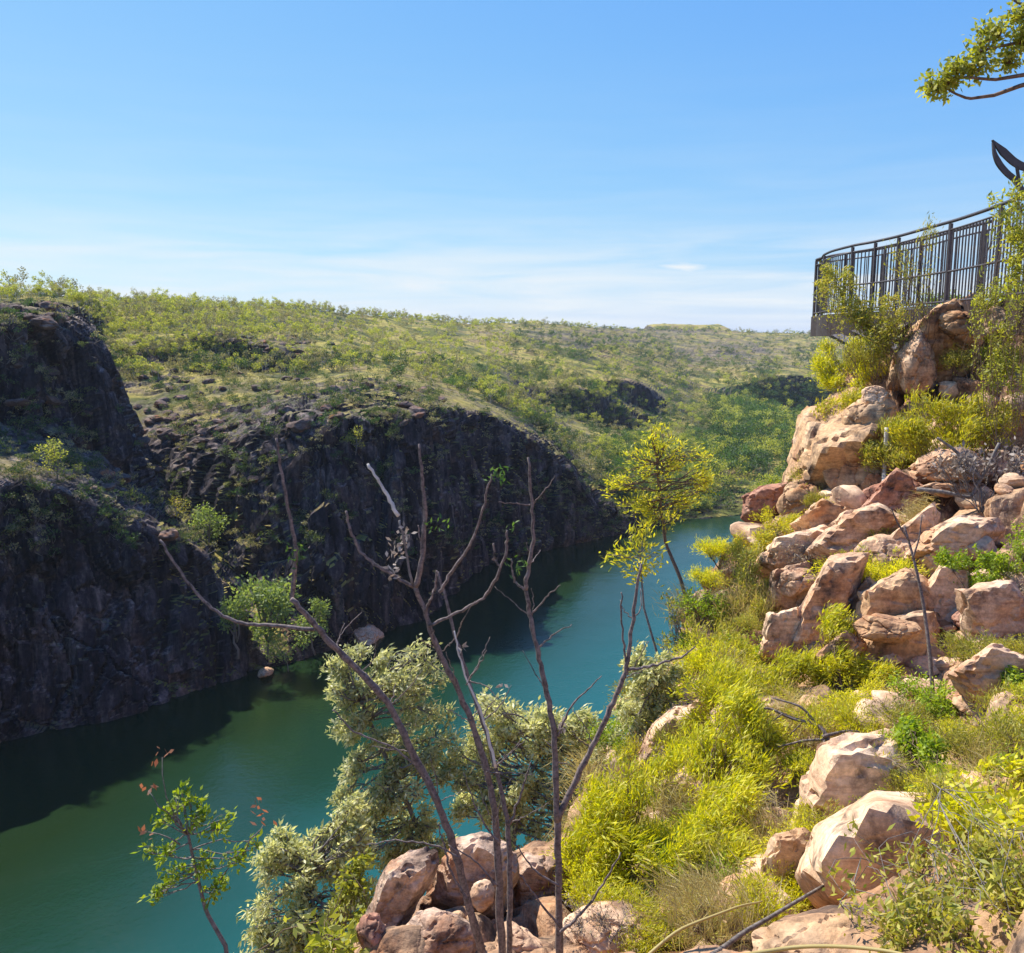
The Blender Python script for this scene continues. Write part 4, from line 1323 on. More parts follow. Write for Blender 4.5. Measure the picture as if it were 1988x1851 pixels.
plant('green_shrub', 'yellow green shrub between the dense silvery tree and the boulder pile', 'shrub', below(690, 2000, 7.4, 52),
      [(690, 1700, 7.8, 35, 35), (710, 1770, 7.6, 30, 40), (680, 1840, 7.4, 40, 40)], 45, 'lf_fresh', 'bark_brown', mode='leafy', twigs=22, leaves=22, ll=0.07, lw=0.03, r0=0.03)
plant('slender_tree', 'slender young tree with sparse green leaves and reddish tips over the dark water', 'tree', base=below(450, 1950, 6.8, 53.5), onground=False, lobes=[(330, 1590, 7, 30, 32), (350, 1550, 7, 26, 26), (310, 1650, 7, 35, 18), (300, 1730, 7, 35, 12), (345, 1700, 7, 30, 16), (390, 1580, 7, 24, 22), (430, 1610, 7, 26, 30), (480, 1660, 7, 30, 35), (390, 1680, 7, 26, 26), (430, 1720, 7, 20, 35)], seed=46, lmat='lf_green', smat='bark_grey',
      trunk=[below(455, 1950, 6.8, 53.5), at(440, 1840, 6.9), at(400, 1770, 6.95), at(380, 1690, 7), at(365, 1620, 7)], leafname='crown', stemname='trunk', mode='leafy', twigs=9, leaves=9, ll=0.06, lw=0.028, r0=0.022)
plant('yellow_tree', 'slim tree with a feathery yellow crown standing against the far bank', 'tree', base=below(1360, 1330, 11.2, 55.5), onground=False, lobes=[(1275, 850, 12, 26, 32), (1240, 900, 12, 36, 36), (1300, 895, 12, 40, 38), (1350, 910, 12, 36, 32), (1200, 945, 12, 34, 24), (1260, 960, 12, 45, 40), (1330, 960, 12, 40, 36), (1290, 1010, 12, 36, 36), (1230, 985, 12, 26, 24), (1370, 940, 12, 24, 26)], seed=47, lmat='lf_yellow', smat='bark_brown',
      trunk=[below(1365, 1340, 11.2, 55.5), at(1345, 1210, 11.6), at(1320, 1120, 11.8), at(1292, 1055, 12), at(1282, 980, 12), at(1275, 900, 12)], leafname='crown', stemname='trunk', mode='feather', twigs=15, leaves=12, ll=0.07, lw=0.019, r0=0.032, sub=8)
plant('yellow_tree', 'thin leafy yellow green sapling below the feathery yellow crown, in front of the water', 'tree', base=below(1330, 1420, 10.4, 55), onground=False, lobes=[(1240, 1040, 11, 26, 24), (1210, 1075, 11, 28, 18), (1260, 1080, 11, 26, 22), (1235, 1110, 11, 18, 16)], seed=48, lmat='lf_yellow', smat='bark_grey',
      trunk=[below(1300, 1420, 10.4, 55), at(1285, 1300, 10.7), at(1250, 1180, 10.9), at(1242, 1080, 11)], leafname='crown', stemname='trunk', mode='feather', twigs=10, leaves=9, wide=1.15, ll=0.09, lw=0.028, r0=0.02)
plant('thin_shrub', 'thin grey stemmed shrub with few leaves leaning over the water by the olive bush', 'shrub', base=below(1360, 1420, 10.0, 55.5), onground=False, lobes=[(1300, 1180, 10.8, 22, 30), (1290, 1240, 10.7, 20, 26), (1330, 1260, 10.6, 20, 34), (1320, 1190, 10.7, 18, 26)], seed=49, lmat='lf_olive', smat='bark_grey', mode='leafy', twigs=10, leaves=8, ll=0.07, lw=0.024, r0=0.025)

# red seed heads and dead leaves of the slender tree are parts of it
rt = bpy.data.objects['slender_tree']
lf = MB()
rg = np.random.default_rng(8)
for u, v in ((315, 1462), (288, 1530), (282, 1615), (512, 1595), (505, 1560)):
    c = at(u, v, 7.0)
    lf.leaves(c + rg.normal(size=(7, 3)) * 0.035, rg.normal(size=(7, 3)) + np.array([0, 0, -.6]), 0.075, 0.035, rg)
lf.build('red_leaves', M['lf_red'], rt, np.array(rt.location), False)
st = MB()
for a, b in (((365, 1620), (315, 1470)), ((350, 1600), (288, 1535)), ((350, 1640), (282, 1615)), ((400, 1770), (470, 1660)), ((470, 1660), (512, 1600))):
    st.tube(curve_pts(at(*a, 7), at(*b, 7), rg, .06), np.linspace(.008, .003, 6), 4)
st.build('twig', M['bark_grey'], rt, np.array(rt.location))

# --- branch hanging in from the tree off the right border
def overhang():
    rng = np.random.default_rng(60)
    y = 7.0
    bx = at(2200, 900, y)
    base = np.array([bx[0], y, on_slope(bx[0], y) - .1])
    st, lf = MB(), MB()
    trunk = [base, base + [0.1, 0, 1.5], at(2190, 300, y), at(2170, 120, y), at(2120, -40, y)]
    tr = np.array(trunk)
    st.tube(np.stack([np.interp(np.linspace(0, 4, 20), range(5), tr[:, i]) for i in range(3)], 1), np.linspace(.09, .05, 20), 6)
    br = [[(2170, 120), (2080, 140), (1985, 165), (1930, 185), (1880, 192), (1850, 180), (1830, 165)],
          [(2170, 110), (2080, 125), (1990, 145), (1930, 155), (1880, 150), (1840, 150)],
          [(2150, 40), (2060, 60), (1990, 80), (1940, 90), (1900, 100)],
          [(2120, -20), (2040, 0), (1985, 10), (1950, -10)]]
    for b in br:
        p = np.array([at(u, v, y + rng.uniform(-.05, .05)) for u, v in b])
        k = len(p)
        p = np.stack([np.interp(np.linspace(0, k - 1, 3 * k), range(k), p[:, i]) for i in range(3)], 1)
        st.tube(p, np.linspace(.022, .005, len(p)), 6)
    lob = [(1905, 90, 38, 40), (1940, 60, 38, 26), (1860, 130, 34, 26), (1890, 130, 30, 20), (1815, 165, 30, 24), (1840, 155, 26, 22), (1960, 110, 26, 26), (1980, 30, 26, 16), (1985, 75, 26, 26), (2040, 60, 40, 50), (2080, 0, 40, 40), (2130, -60, 90, 70), (2220, -120, 110, 80), (2270, 20, 90, 80), (2180, -200, 100, 70)]
    for u, v, ru, rv in lob:
        c = at(u, v, y)
        r = np.array([msize(ru, y), msize((ru + rv) / 2, y), msize(rv, y)])
        for _ in range(22):
            d = rng.normal(size=3)
            tip = c + d / np.linalg.norm(d) * r * rng.uniform(.4, 1)
            tw = curve_pts(c + [0, 0, -r[2] * .4], tip, rng, .1, 6)
            st.tube(tw, np.linspace(.004, .0015, 6), 4)
            nl = rng.integers(6, 14)
            q = tw[rng.integers(2, 6, nl)] + rng.normal(size=(nl, 3)) * .03
            lf.leaves(q, rng.normal(size=(nl, 3)), .052 * rng.uniform(.7, 1.2, nl), .026, rng)
    root = empty('overhanging_tree', base, 'tree beyond the right border whose leafy branch hangs into the sky at the top', 'tree')
    st.build('trunk', M['bark_brown'], root, base)
    lf.build('crown', M['lf_fresh'], root, base, False)


overhang()

# --- the leafless sapling in the middle of the picture
def resample(p, n):
    p = np.asarray(p, float)
    return pchip(np.arange(len(p)), p, np.linspace(0, len(p) - 1, n))


SY = 3.6
SB = at(985, 1900, SY)
SB[2] = on_slope(SB[0], SB[1]) - .05
sap = empty('leafless_sapling', SB, 'tall leafless sapling with several bare brown stems standing in the middle of the picture', 'sapling')
srng = np.random.default_rng(91)


def stem(pts, w0, w1, name='stem', parent=None, y=SY, y1=None, mat='bark_sapling'):
    yy = np.linspace(y, y1 if y1 else y, len(pts))
    p = [at(u, v, q) for (u, v), q in zip(pts, yy)]
    n = len(p) * 5
    p = resample(p, n)
    p[1:-1] += srng.normal(size=(n - 2, 3)) * 0.0022
    r = np.linspace(msize(w0, y) / 2, msize(w1, y) / 2, n) * (0.76 if name == 'stem' else 1.0) * (1 + 0.07 * srng.normal(size=n))
    mb = MB()
    mb.tube(p, r, 8 if False else 6)
    return mb.build(name, M[mat], parent or sap, SB if parent is None else SB)


sA = stem([(950, 1930), (935, 1851), (905, 1740), (880, 1640), (850, 1560), (800, 1460), (755, 1370), (700, 1305), (650, 1258), (610, 1212), (565, 1163)], 27, 13, y1=3.3)
sB = stem([(978, 1940), (975, 1851), (968, 1700), (963, 1600), (945, 1500), (915, 1400), (885, 1330), (850, 1260), (825, 1190), (805, 1138)], 24, 13, y1=3.45)
sC = stem([(990, 1930), (990, 1780), (990, 1690), (985, 1600), (962, 1490), (937, 1400), (910, 1320), (885, 1240), (866, 1165), (850, 1110)], 18, 8, y=3.75, y1=3.9)
sD = stem([(1090, 1940), (1087, 1851), (1084, 1700), (1082, 1590)], 24, 18, y=3.55)


def twigs_of(par, *lst):
    for pts, w0, w1, *mt in lst:
        o = stem(pts, w0, w1, 'twig', par, y=3.45, mat=mt[0] if mt else 'bark_sapling')


twigs_of(sA, ([(610, 1222), (540, 1216), (480, 1212), (440, 1198), (400, 1172), (350, 1110), (310, 1048)], 9, 5),
         ([(566, 1166), (572, 1110), (574, 1060), (560, 990), (546, 910), (536, 850)], 11, 5),
         ([(850, 1560), (820, 1500), (760, 1450), (690, 1420), (645, 1378)], 6, 3),
         ([(890, 1665), (840, 1640), (770, 1632), (712, 1640)], 5, 2),
         ([(905, 1745), (880, 1700), (862, 1640), (850, 1600)], 6, 3))
twigs_of(sB, ([(806, 1140), (820, 1082), (826, 1000), (819, 930), (814, 862)], 12, 5),
         ([(803, 1140), (752, 1110), (706, 1078), (680, 1030), (672, 992)], 8, 5),
         ([(832, 1215), (885, 1190), (935, 1162), (965, 1120), (983, 1065), (985, 1030)], 7, 5),
         ([(972, 1100), (960, 1085), (958, 1055)], 5, 4),
         ([(826, 1185), (842, 1150), (848, 1108)], 6, 4),
         ([(808, 1138), (818, 1070), (812, 1020)], 6, 3),
         ([(800, 1135), (788, 1070), (776, 1010)], 6, 5, 'bark_grey'),
         ([(774, 1002), (745, 950), (714, 900)], 9, 6, 'bark_pale'),
         ([(970, 1640), (930, 1580), (900, 1500)], 5, 2),
         ([(966, 1720), (920, 1670), (870, 1640)], 5, 2))
twigs_of(sC, ([(852, 1150), (880, 1105), (915, 1052), (938, 985), (955, 920)], 7, 4),
         ([(962, 1490), (940, 1400), (900, 1300), (882, 1225)], 7, 3, 'bark_pale'),
         ([(905, 1330), (930, 1290), (945, 1262)], 4, 2),
         ([(990, 1600), (1012, 1540), (1030, 1480)], 6, 3))
twigs_of(sD, ([(1082, 1595), (1078, 1480), (1072, 1400), (1060, 1340), (1045, 1270), (1030, 1200), (1020, 1142)], 14, 9),
         ([(1020, 1145), (1026, 1100), (1035, 1040), (1033, 980), (1025, 888)], 9, 5),
         ([(1083, 1590), (1110, 1530), (1150, 1450), (1182, 1380), (1208, 1320), (1220, 1280), (1229, 1200), (1240, 1120), (1245, 1095)], 14, 5),
         ([(1218, 1300), (1270, 1292), (1320, 1277), (1350, 1255)], 7, 3),
         ([(1215, 1285), (1207, 1210), (1206, 1150)], 5, 3),
         ([(1030, 1195), (1060, 1160), (1088, 1136)], 4, 2), ([(1044, 1262), (1070, 1235), (1110, 1212)], 4, 2),
         ([(1018, 1145), (1000, 1128), (992, 1085)], 6, 3),
         ([(1084, 1430), (1100, 1385), (1140, 1340), (1168, 1312)], 5, 2),
         ([(1088, 1810), (1130, 1770), (1175, 1710), (1205, 1655)], 8, 3),
         ([(1085, 1720), (1040, 1690), (1000, 1640)], 5, 3), ([(1087, 1800), (1040, 1740), (1010, 1700)], 6, 3))
for u, v, n, s in ((575, 1075, 30, 26), (968, 925, 38, 26), (990, 1022, 10, 16), (1008, 1095, 26, 26), (850, 1020, 16, 22)):
    tuft = MB()
    c = at(u, v, 3.45)
    r = msize(s, 3.45)
    tuft.leaves(c + srng.normal(size=(n, 3)) * r * .45, srng.normal(size=(n, 3)) + [0, 0, .3], .026, .009, srng)
    tuft.build('leaf_tuft', M['lf_valley'], sap, SB, False)
# fine side twigs
SPURS = {id(sA): [(850, 1560), (800, 1460), (755, 1370), (700, 1305), (650, 1258)], id(sB): [(963, 1600), (945, 1500), (915, 1400), (885, 1330), (850, 1260)], id(sC): [(985, 1600), (962, 1490), (937, 1400), (910, 1320), (885, 1240)], id(sD): [(1078, 1480), (1060, 1340), (1030, 1200), (1026, 1100), (1033, 980), (1150, 1450), (1208, 1320), (1229, 1200)]}
for par in (sA, sB, sC, sD):
    for (u, v) in SPURS[id(par)]:
        for _ in range(2):
            L_ = srng.uniform(30, 95)
            a_ = srng.normal(0, .75)
            du_, dv_ = math.sin(a_) * L_, -math.cos(a_) * L_
            stem([(u, v), (u + du_ * .45 + srng.normal() * 5, v + dv_ * .4), (u + du_, v + dv_)], 3.2, 1.4, 'twig', par, y=3.5, y1=3.5 + srng.normal() * .08)
tuft = MB()
for u, v, n, s in ((775, 1060, 30, 22), (765, 1110, 16, 16), (785, 1030, 14, 16), (1088, 1408, 14, 12), (895, 1255, 6, 6), (975, 1330, 4, 5)):
    c = at(u, v, 3.45)
    r = msize(s, 3.45)
    tuft.leaves(c + srng.normal(size=(n, 3)) * r * .5, srng.normal(size=(n, 3)) + [0, 0, -.3], .03, .014, srng)
tuft.build('dead_leaves', M['lf_grey'], sap, SB, False)

# --- dead wood on the slope
def stick(name, pts, w0, w1, label, mat, cat, extra=(), clamp=True):
    mb = MB()
    for pp, a, b in [(pts, w0, w1)] + list(extra):
        qq = []
        for u, v, y in pp:
            h = hit_slope(u, v) if clamp else None
            qq.append((u, v, y if h is None else min(y, h[1] - .07)))
        pp = qq
        p = resample([at(*q) for q in pp], len(pp) * 5)
        y = np.mean([q[2] for q in pp])
        mb.tube(p, np.linspace(msize(a, y) / 2, msize(b, y) / 2, len(p)), 6)
    o = mb.build(name, M[mat], None, at(*pts[0]))
    return tag(o, label, cat)


stick('fallen_pole', [(1310, 1900, 2.9), (1420, 1828, 3.2), (1500, 1778, 3.45), (1598, 1720, 3.8)], 13, 8, 'dark weathered dead pole lying slantwise across the rocks at the bottom edge', 'dead_wood', 'branch')
stick('dead_sapling', [(1812, 1360, 6.6), (1805, 1270, 6.7), (1795, 1190, 6.8), (1775, 1090, 6.9), (1755, 1020, 7)], 9, 4, 'thin dark dry stem standing upright before the flat pale slab', 'bark_sapling', 'sapling',
      [([(1772, 1085, 6.9), (1785, 1040, 6.9), (1790, 1000, 6.9)], 4, 2), ([(1765, 1050, 6.9), (1740, 1010, 6.9), (1730, 985, 6.9)], 4, 2)])
stick('dead_branch', [(1610, 1440, 6.3), (1590, 1410, 6.4), (1540, 1395, 6.5), (1490, 1375, 6.6), (1470, 1380, 6.6)], 10, 4, 'dark forked dead branch lying over the rocks right of the lime bushes', 'bark_sapling', 'branch',
      [([(1595, 1418, 6.4), (1550, 1370, 6.5), (1500, 1355, 6.6)], 7, 3), ([(1600, 1435, 6.3), (1550, 1440, 6.4), (1510, 1450, 6.4)], 7, 3), ([(1598, 1430, 6.3), (1640, 1420, 6.4), (1700, 1425, 6.5)], 8, 3), ([(1560, 1400, 6.5), (1530, 1430, 6.5)], 4, 2), ([(1520, 1385, 6.5), (1500, 1400, 6.5)], 4, 2), ([(1600, 1435, 6.3), (1600, 1480, 6.2), (1580, 1510, 6.2)], 5, 2)])
stick('dry_grass', [(1400, 1862, 2.9), (1520, 1842, 2.9), (1640, 1838, 2.9), (1740, 1850, 2.9), (1800, 1868, 2.9)], 10, 7, 'long yellow dry grass blade arching across the bottom edge', 'lf_straw', 'grass blade')
stick('dry_grass', [(1240, 1870, 3.2), (1330, 1800, 3.3), (1420, 1765, 3.4), (1480, 1750, 3.5)], 8, 4, 'pale dry grass stalk slanting up over the bush beside the fallen pole', 'lf_straw', 'grass blade')
stick('pale_trunk', [(1722, 830, 12.6), (1718, 900, 12.6), (1716, 970, 12.6), (1716, 1000, 12.6)], 9, 11, 'thin pale trunk standing before the dark faced block', 'bark_pale', 'trunk')
stick('fallen_branch', [(1780, 950, 11.0), (1830, 955, 10.9), (1880, 965, 10.8), (1905, 930, 10.8), (1940, 860, 10.8)], 10, 6, 'grey fallen branch lying along the ledge by the dry bush', 'bark_grey', 'branch', [([(1905, 930, 10.8), (1860, 880, 10.9), (1820, 850, 10.9)], 9, 4)])

# ------------------------------------------------------------------ lookout deck with its railing
def lookout():
    zt, zm, zb, zf = 61.85, 61.06, 60.58, 60.45
    def rail_y(v, z):
        return (z - EYE) / ((655.4 - v) * SV / FPX)
    front = []
    for u, v in ((1596, 506), (1601, 500), (1622, 492), (1655, 484), (1700, 476), (1746, 466), (1795, 453), (1845, 440), (1895, 425), (1945, 408), (2000, 389), (2060, 370), (2140, 345)):
        y = rail_y(v, zt)
        p = at(u, v, y)
        front.append(p[:2])
    front = np.array(front)
    back = front[::-1][:-1] + np.linspace(4.6, 1.2, len(front) - 1)[:, None] * np.array([0.25, 0.97])
    nose = np.array([front[0] + [0.05, 0.55], front[0] + [0.35, 1.0]])
    root = empty('lookout_platform', (front[6][0], front[6][1], zf), 'curved lookout deck with a dark baluster railing jutting from the upper slope', 'lookout')
    org = np.array(root.location)
    f = resample(front, 160)
    loop = np.vstack([back, nose[::-1]])
    bk = resample(np.vstack([[f[0]], nose, back[::-1]]), 120)
    poly = np.vstack([f, bk[::-1]])
    def z3(p, z):
        return np.column_stack([p, np.full(len(p), z)])
    # deck floor: strip between front and back edges
    mb = MB()
    n = 120
    fa_, ba_ = resample(front, n), bk
    top = np.concatenate([z3(fa_, zf), z3(ba_, zf), z3(fa_, zf - .12), z3(ba_, zf - .12)])
    i = np.arange(n - 1)
    q = [np.stack([i, i + 1, n + i + 1, n + i], 1), np.stack([2 * n + i, 3 * n + i, 3 * n + i + 1, 2 * n + i + 1], 1), np.stack([i, 2 * n + i, 2 * n + i + 1, i + 1], 1), np.stack([n + i, n + i + 1, 3 * n + i + 1, 3 * n + i], 1)]
    mb.add(top, np.concatenate(q))
    mb.build('deck_floor', M['deck'], root, org, False)

    def wall(name, line, z0, z1, th, mat):
        d = np.gradient(line, axis=0)
        nn = np.column_stack([d[:, 1], -d[:, 0]])
        nn /= np.linalg.norm(nn, axis=1)[:, None]
        k = len(line)
        a, b = line + nn * th, line + nn * .004
        v = np.concatenate([z3(a, z0), z3(a, z1), z3(b, z1), z3(b, z0)])
        i = np.arange(k - 1)
        qq = np.concatenate([np.stack([j * k + i, j * k + i + 1, ((j + 1) % 4) * k + i + 1, ((j + 1) % 4) * k + i], 1) for j in range(4)])
        m = MB()
        m.add(v, qq)
        return m.build(name, M[mat], root, org, False)
    edge = np.vstack([bk[::-1][60:-1], f])
    wall('fascia', edge, zf - .42, zf + .05, .05, 'rusty')

    def rail(name, line, z, r, mat='steel'):
        m = MB()
        m.tube(z3(line, z), r, 6)
        return m.build(name, M[mat], root, org)
    rail('handrail', np.vstack([bk[::-1][:-1], f]), zt, .027)
    rail('upper_rail', f, zt - .13, .016)
    rail('middle_rail', f, zm, .018)
    rail('bottom_rail', f, zb, .018)
    rail('back_rail', bk, zt - .13, .016)
    rail('back_rail', bk, zb, .018)
    # posts
    dist_ = np.concatenate([[0], np.cumsum(np.linalg.norm(np.diff(f, axis=0), axis=1))])
    def pick(uu):
        us = np.array([proj((p[0], p[1], zt))[0] for p in f])
        return f[np.argmin(np.abs(us - uu))]
    for uu in (1601, 1655, 1700, 1746, 1845, 1945, 2060):
        p = pick(uu)
        m = MB()
        m.box((p[0], p[1], (zt + zf) / 2 - .03), (.026, .022, (zt - zf) / 2), .3)
        m.build('post', M['steel'], root, org, False)
    for k in range(8, 118, 18):
        m = MB()
        m.box((bk[k][0], bk[k][1], (zt + zf) / 2 - .03), (.026, .022, (zt - zf) / 2), .3)
        m.build('post', M['steel'], root, org, False)
    # balusters: each one of the near run, the far run as one
    tot = dist_[-1]
    nb = 84
    for k in range(nb):
        s = tot * 0.93 * (k + .5) / nb
        p = np.array([np.interp(s, dist_, f[:, 0]), np.interp(s, dist_, f[:, 1])])
        m = MB()
        m.box((p[0], p[1], (zt - .13 + zb) / 2), (.009, .008, (zt - .13 - zb) / 2), .3)
        m.build('baluster', M['steel'], root, org, False)
    m = MB()
    db = np.concatenate([[0], np.cumsum(np.linalg.norm(np.diff(bk, axis=0), axis=1))])
    for s in np.arange(.1, db[-1], .2):
        p = np.array([np.interp(s, db, bk[:, 0]), np.interp(s, db, bk[:, 1])])
        m.box((p[0], p[1], (zt - .13 + zb) / 2), (.007, .007, (zt - .13 - zb) / 2), .3)
    o = m.build('balusters', M['steel'], root, org, False)
    tag(o, kind='stuff')
    # cantilever braces under the deck
    for a, b, w in (((1600, 640, 20.6), (1700, 690, 15.8), .09), ((1640, 634, 19.2), (1745, 680, 15.4), .08)):
        m = MB()
        pa, pb = at(*a), at(*b)
        m.tube([pa, pa + (pb - pa) * .5, pb], w, 4)
        m.build('brace', M['steel'], root, org, False)
    m = MB()
    pa, pb = at(1618, 628, 20.3), at(1760, 640, 16.0)
    m.tube([pa, (pa + pb) / 2, pb], .10, 4)
    m.build('beam', M['rusty'], root, org, False)


lookout()


def shelter():
    y = 12.6
    root = empty('lookout_shelter', at(2030, 560, y), 'dark curved metal rib with a pointed tip, standing against the sky at the right border', 'shelter')
    org = np.array(root.location)
    up = [(1926, 272), (1940, 287), (1955, 302), (1970, 315), (1988, 324), (2020, 330), (2080, 334)]
    lo = [(1927, 276), (1931, 298), (1940, 318), (1955, 336), (1970, 349), (1985, 372), (2010, 420), (2030, 560)]
    for nm, pts, w in (('curved_rib', up, (.012, .10)), ('curved_strut', lo, (.012, .075))):
        c = resample([at(u, v, y) for u, v in pts], 40)
        t = np.gradient(c, axis=0)
        t /= np.linalg.norm(t, axis=1)[:, None]
        yv = np.array([0, 1.0, 0])
        s = np.cross(t, yv)
        s /= np.linalg.norm(s, axis=1)[:, None]
        w_ = np.interp(np.linspace(0, 1, 40), [0, .25, 1], [w[0], w[1], w[1]])[:, None] * .5
        d = yv * .018
        ring = np.stack([c + s * w_ + d, c + s * w_ - d, c - s * w_ - d, c - s * w_ + d], 1).reshape(-1, 3)
        i = np.arange(39)[:, None] * 4
        j = np.arange(4)[None]
        k = (j + 1) % 4
        q = np.concatenate([np.stack([i + j, i + k, i + 4 + k, i + 4 + j], -1).reshape(-1, 4), [[0, 3, 2, 1]], [[156, 157, 158, 159]]])
        m = MB()
        m.add(ring, q)
        m.build(nm, M['steel'], root, org, False)
    m = MB()
    m.tube([at(1974, 322, y), at(1976, 336, y), at(1979, 356, y)], .03, 4)
    m.build('gusset', M['steel'], root, org, False)


shelter()

# ------------------------------------------------------------------ trees and scrub of the far bank
def proto_tree(seed, h, spread, n, size, kind):
    rng = np.random.default_rng(seed)
    tr, cr = MB(), MB()
    if kind == 'savanna':
        lean = rng.normal(size=2) * .06 * h
        tk = np.array([[0, 0, -.3], [lean[0] * .4, lean[1] * .4, h * .4], [lean[0], lean[1], h * .75]])
        tr.tube(resample(tk, 7), np.linspace(.10, .04, 7), 4)
        lobes = []
        for _ in range(rng.integers(4, 7)):
            c = np.array([lean[0], lean[1], h * .72]) + rng.normal(size=3) * [spread * .36, spread * .36, h * .17]
            tr.tube(curve_pts(tk[1], c, rng, .1, 5), np.linspace(.05, .015, 5), 4)
            lobes.append((c, rng.uniform(.45, .9) * np.array([spread * .38, spread * .38, h * .20])))
    else:
        lobes = []
        for _ in range(rng.integers(5, 9)):
            c = np.array([0, 0, h * .5]) + rng.normal(size=3) * [spread * .38, spread * .38, h * .2]
            c[2] = max(c[2], h * .2)
            tr.tube(curve_pts((0, 0, -.2), c, rng, .1, 5), np.linspace(.07, .02, 5), 4)
            lobes.append((c, rng.uniform(.5, .95) * np.array([spread * .4, spread * .4, h * .24])))
    per = max(6, n // len(lobes))
    for c, r in lobes:
        d = rng.normal(size=(per, 3))
        d /= np.linalg.norm(d, axis=1)[:, None]
        p = c + d * (rng.uniform(0, 1, per) ** .45)[:, None] * r
        cr.leaves(p, rng.normal(size=(per, 3)) + d * .5 + [0, 0, .2], size * rng.uniform(.7, 1.4, per), size * .62 * rng.uniform(.7, 1.3, per), rng)
    return tr, cr


FARK = {
    'savanna_tree': dict(h=7.5, spread=4.6, n=260, size=.60, kind='savanna', mats=['lf_savanna', 'lf_savanna', 'lf_rocky'], bark='bark_pale'),
    'scrub_bush': dict(h=2.9, spread=3.4, n=170, size=.40, kind='bush', mats=['lf_bush', 'lf_rocky', 'lf_valley_dark'], bark='bark_grey'),
    'valley_tree': dict(h=7.5, spread=6.4, n=380, size=.55, kind='bush', mats=['lf_valley', 'lf_valley_dark', 'lf_savanna'], bark='bark_grey'),
}
FARP = {}
for i, (k_, d) in enumerate(FARK.items()):
    L = []
    for j in range(9):
        tr, cr = proto_tree(500 + i * 20 + j, d['h'], d['spread'], d['n'], d['size'], d['kind'])
        L.append((tr, cr, mesh_of(tr), mesh_of(cr, False), d['mats'][j % 3]))
    FARP[k_] = L

rng = np.random.default_rng(12)
cand = {k: [] for k in FARK}
for k in range(26000):
    u, v = rng.uniform(-60, 2040), rng.uniform(560, 1080)
    dirv = Vector(ray(u, v)).normalized()
    h = gbvh.ray_cast(EYEV, dirv)
    if h[0] is None or h[3] > 2600 or h[0].z < 0.6:
        continue
    nz = abs(h[1].z)
    p = np.array(h[0])
    D = h[3]
    cl = fbm(p[None, :] / 38, 3, 91)[0]
    if D < 235 or (D < 285 and v > 640):
        if u < 330 and rng.random() > .38:
            continue
        if nz < .45 and rng.random() > .28:
            continue
        if rng.random() > (.10 + .22 * (cl > 0)):
            continue
        kind, s = 'scrub_bush', rng.uniform(.35, .95)
    elif u > 1380 and 760 < v < 1010:
        if rng.random() > .45 + cl:
            continue
        kind, s = 'valley_tree', rng.uniform(.55, 1.5)
    elif u > 1180 and v > 850:
        kind, s = 'valley_tree', rng.uniform(.35, .8)
    elif u < 1000 and v < 700:
        if rng.random() > (.95 if v < 640 else .6) + cl * .9:
            continue
        kind, s = ('savanna_tree', rng.uniform(.45, .95) * (.7 if D < 330 else 1)) if rng.random() < .72 else ('scrub_bush', rng.uniform(.6, 1.2))
    else:
        if rng.random() > .62 + cl * .9:
            continue
        t = rng.random()
        kind, s = ('savanna_tree', rng.uniform(.4, .85)) if t < (.25 if u < 950 or v > 720 else .08) else (('valley_tree', rng.uniform(.35, .75)) if t < .42 else ('scrub_bush', rng.uniform(.7, 1.7)))
        if D > 700:
            s *= 1.25
    cand[kind].append((p, s, D))
for u in np.arange(-50, 1620, 5.0):
    u = u + rng.uniform(-3, 3)
    lo_, hi_ = 540.0, 720.0
    for _ in range(12):
        mid = (lo_ + hi_) / 2
        if hit_far(u, mid) is None or np.linalg.norm(hit_far(u, mid)) > 3500:
            lo_ = mid
        else:
            hi_ = mid
    p = hit_far(u, hi_ + rng.uniform(0.2, 3))
    if p is None:
        continue
    D = np.linalg.norm(p)
    if rng.random() < (.85 if u < 1000 else .5):
        s_ = rng.uniform(.35, .85) * np.clip(D / 480, .5, 1.6)
        cand['savanna_tree'].append((p - np.array([0, 0, 2.6 * s_]), s_, D))
    cand['scrub_bush'].append((p + np.array([rng.normal() * 3, 0, -.5]), rng.uniform(.5, 1.1) * np.clip(D / 480, .5, 1.6), D))
MAXI = {'savanna_tree': 290, 'scrub_bush': 290, 'valley_tree': 290}
LAB = {
    'savanna_tree': 'slender pale green savanna tree among many on the high ground across the river',
    'scrub_bush': 'low round scrub bush on the rocky ground across the river',
    'valley_tree': 'dense dark green tree on the slopes and valley floor across the river',
}
GRP = {'savanna_tree': 'savanna trees on the plateau', 'scrub_bush': 'scrub bushes across the river', 'valley_tree': 'dense trees on the far slopes and valley floor'}
restv = {}
for kind, lst in cand.items():
    d = FARK[kind]
    lst.sort(key=lambda c: -c[1] / c[2])
    for n_, (p, s, D) in enumerate(lst):
        j = int(rng.integers(0, 9))
        tr, cr, mt_, mc, mat = FARP[kind][j]
        a = rng.uniform(0, 6.283)
        sz = s * rng.uniform(.85, 1.15)
        if n_ < MAXI[kind]:
            place(kind, [(mt_, M[d['bark']], 'trunk'), (mc, M[mat], 'crown')], p - np.array([0, 0, .15]), (s, s, sz), a, LAB[kind], 'bush' if kind == 'scrub_bush' else 'tree', GRP[kind], None)
        else:
            ca_, sa_ = math.cos(a), math.sin(a)
            Rm = np.array([[ca_, -sa_, 0], [sa_, ca_, 0], [0, 0, 1]])
            for mb, mm in ((cr, mat), (tr, d['bark'])):
                R_ = restv.setdefault(mm, MB())
                if mb is tr and kind == 'scrub_bush':
                    continue
                R_.add((np.concatenate(mb.v) @ Rm.T) * [s, s, sz] + p, np.concatenate(mb.q))
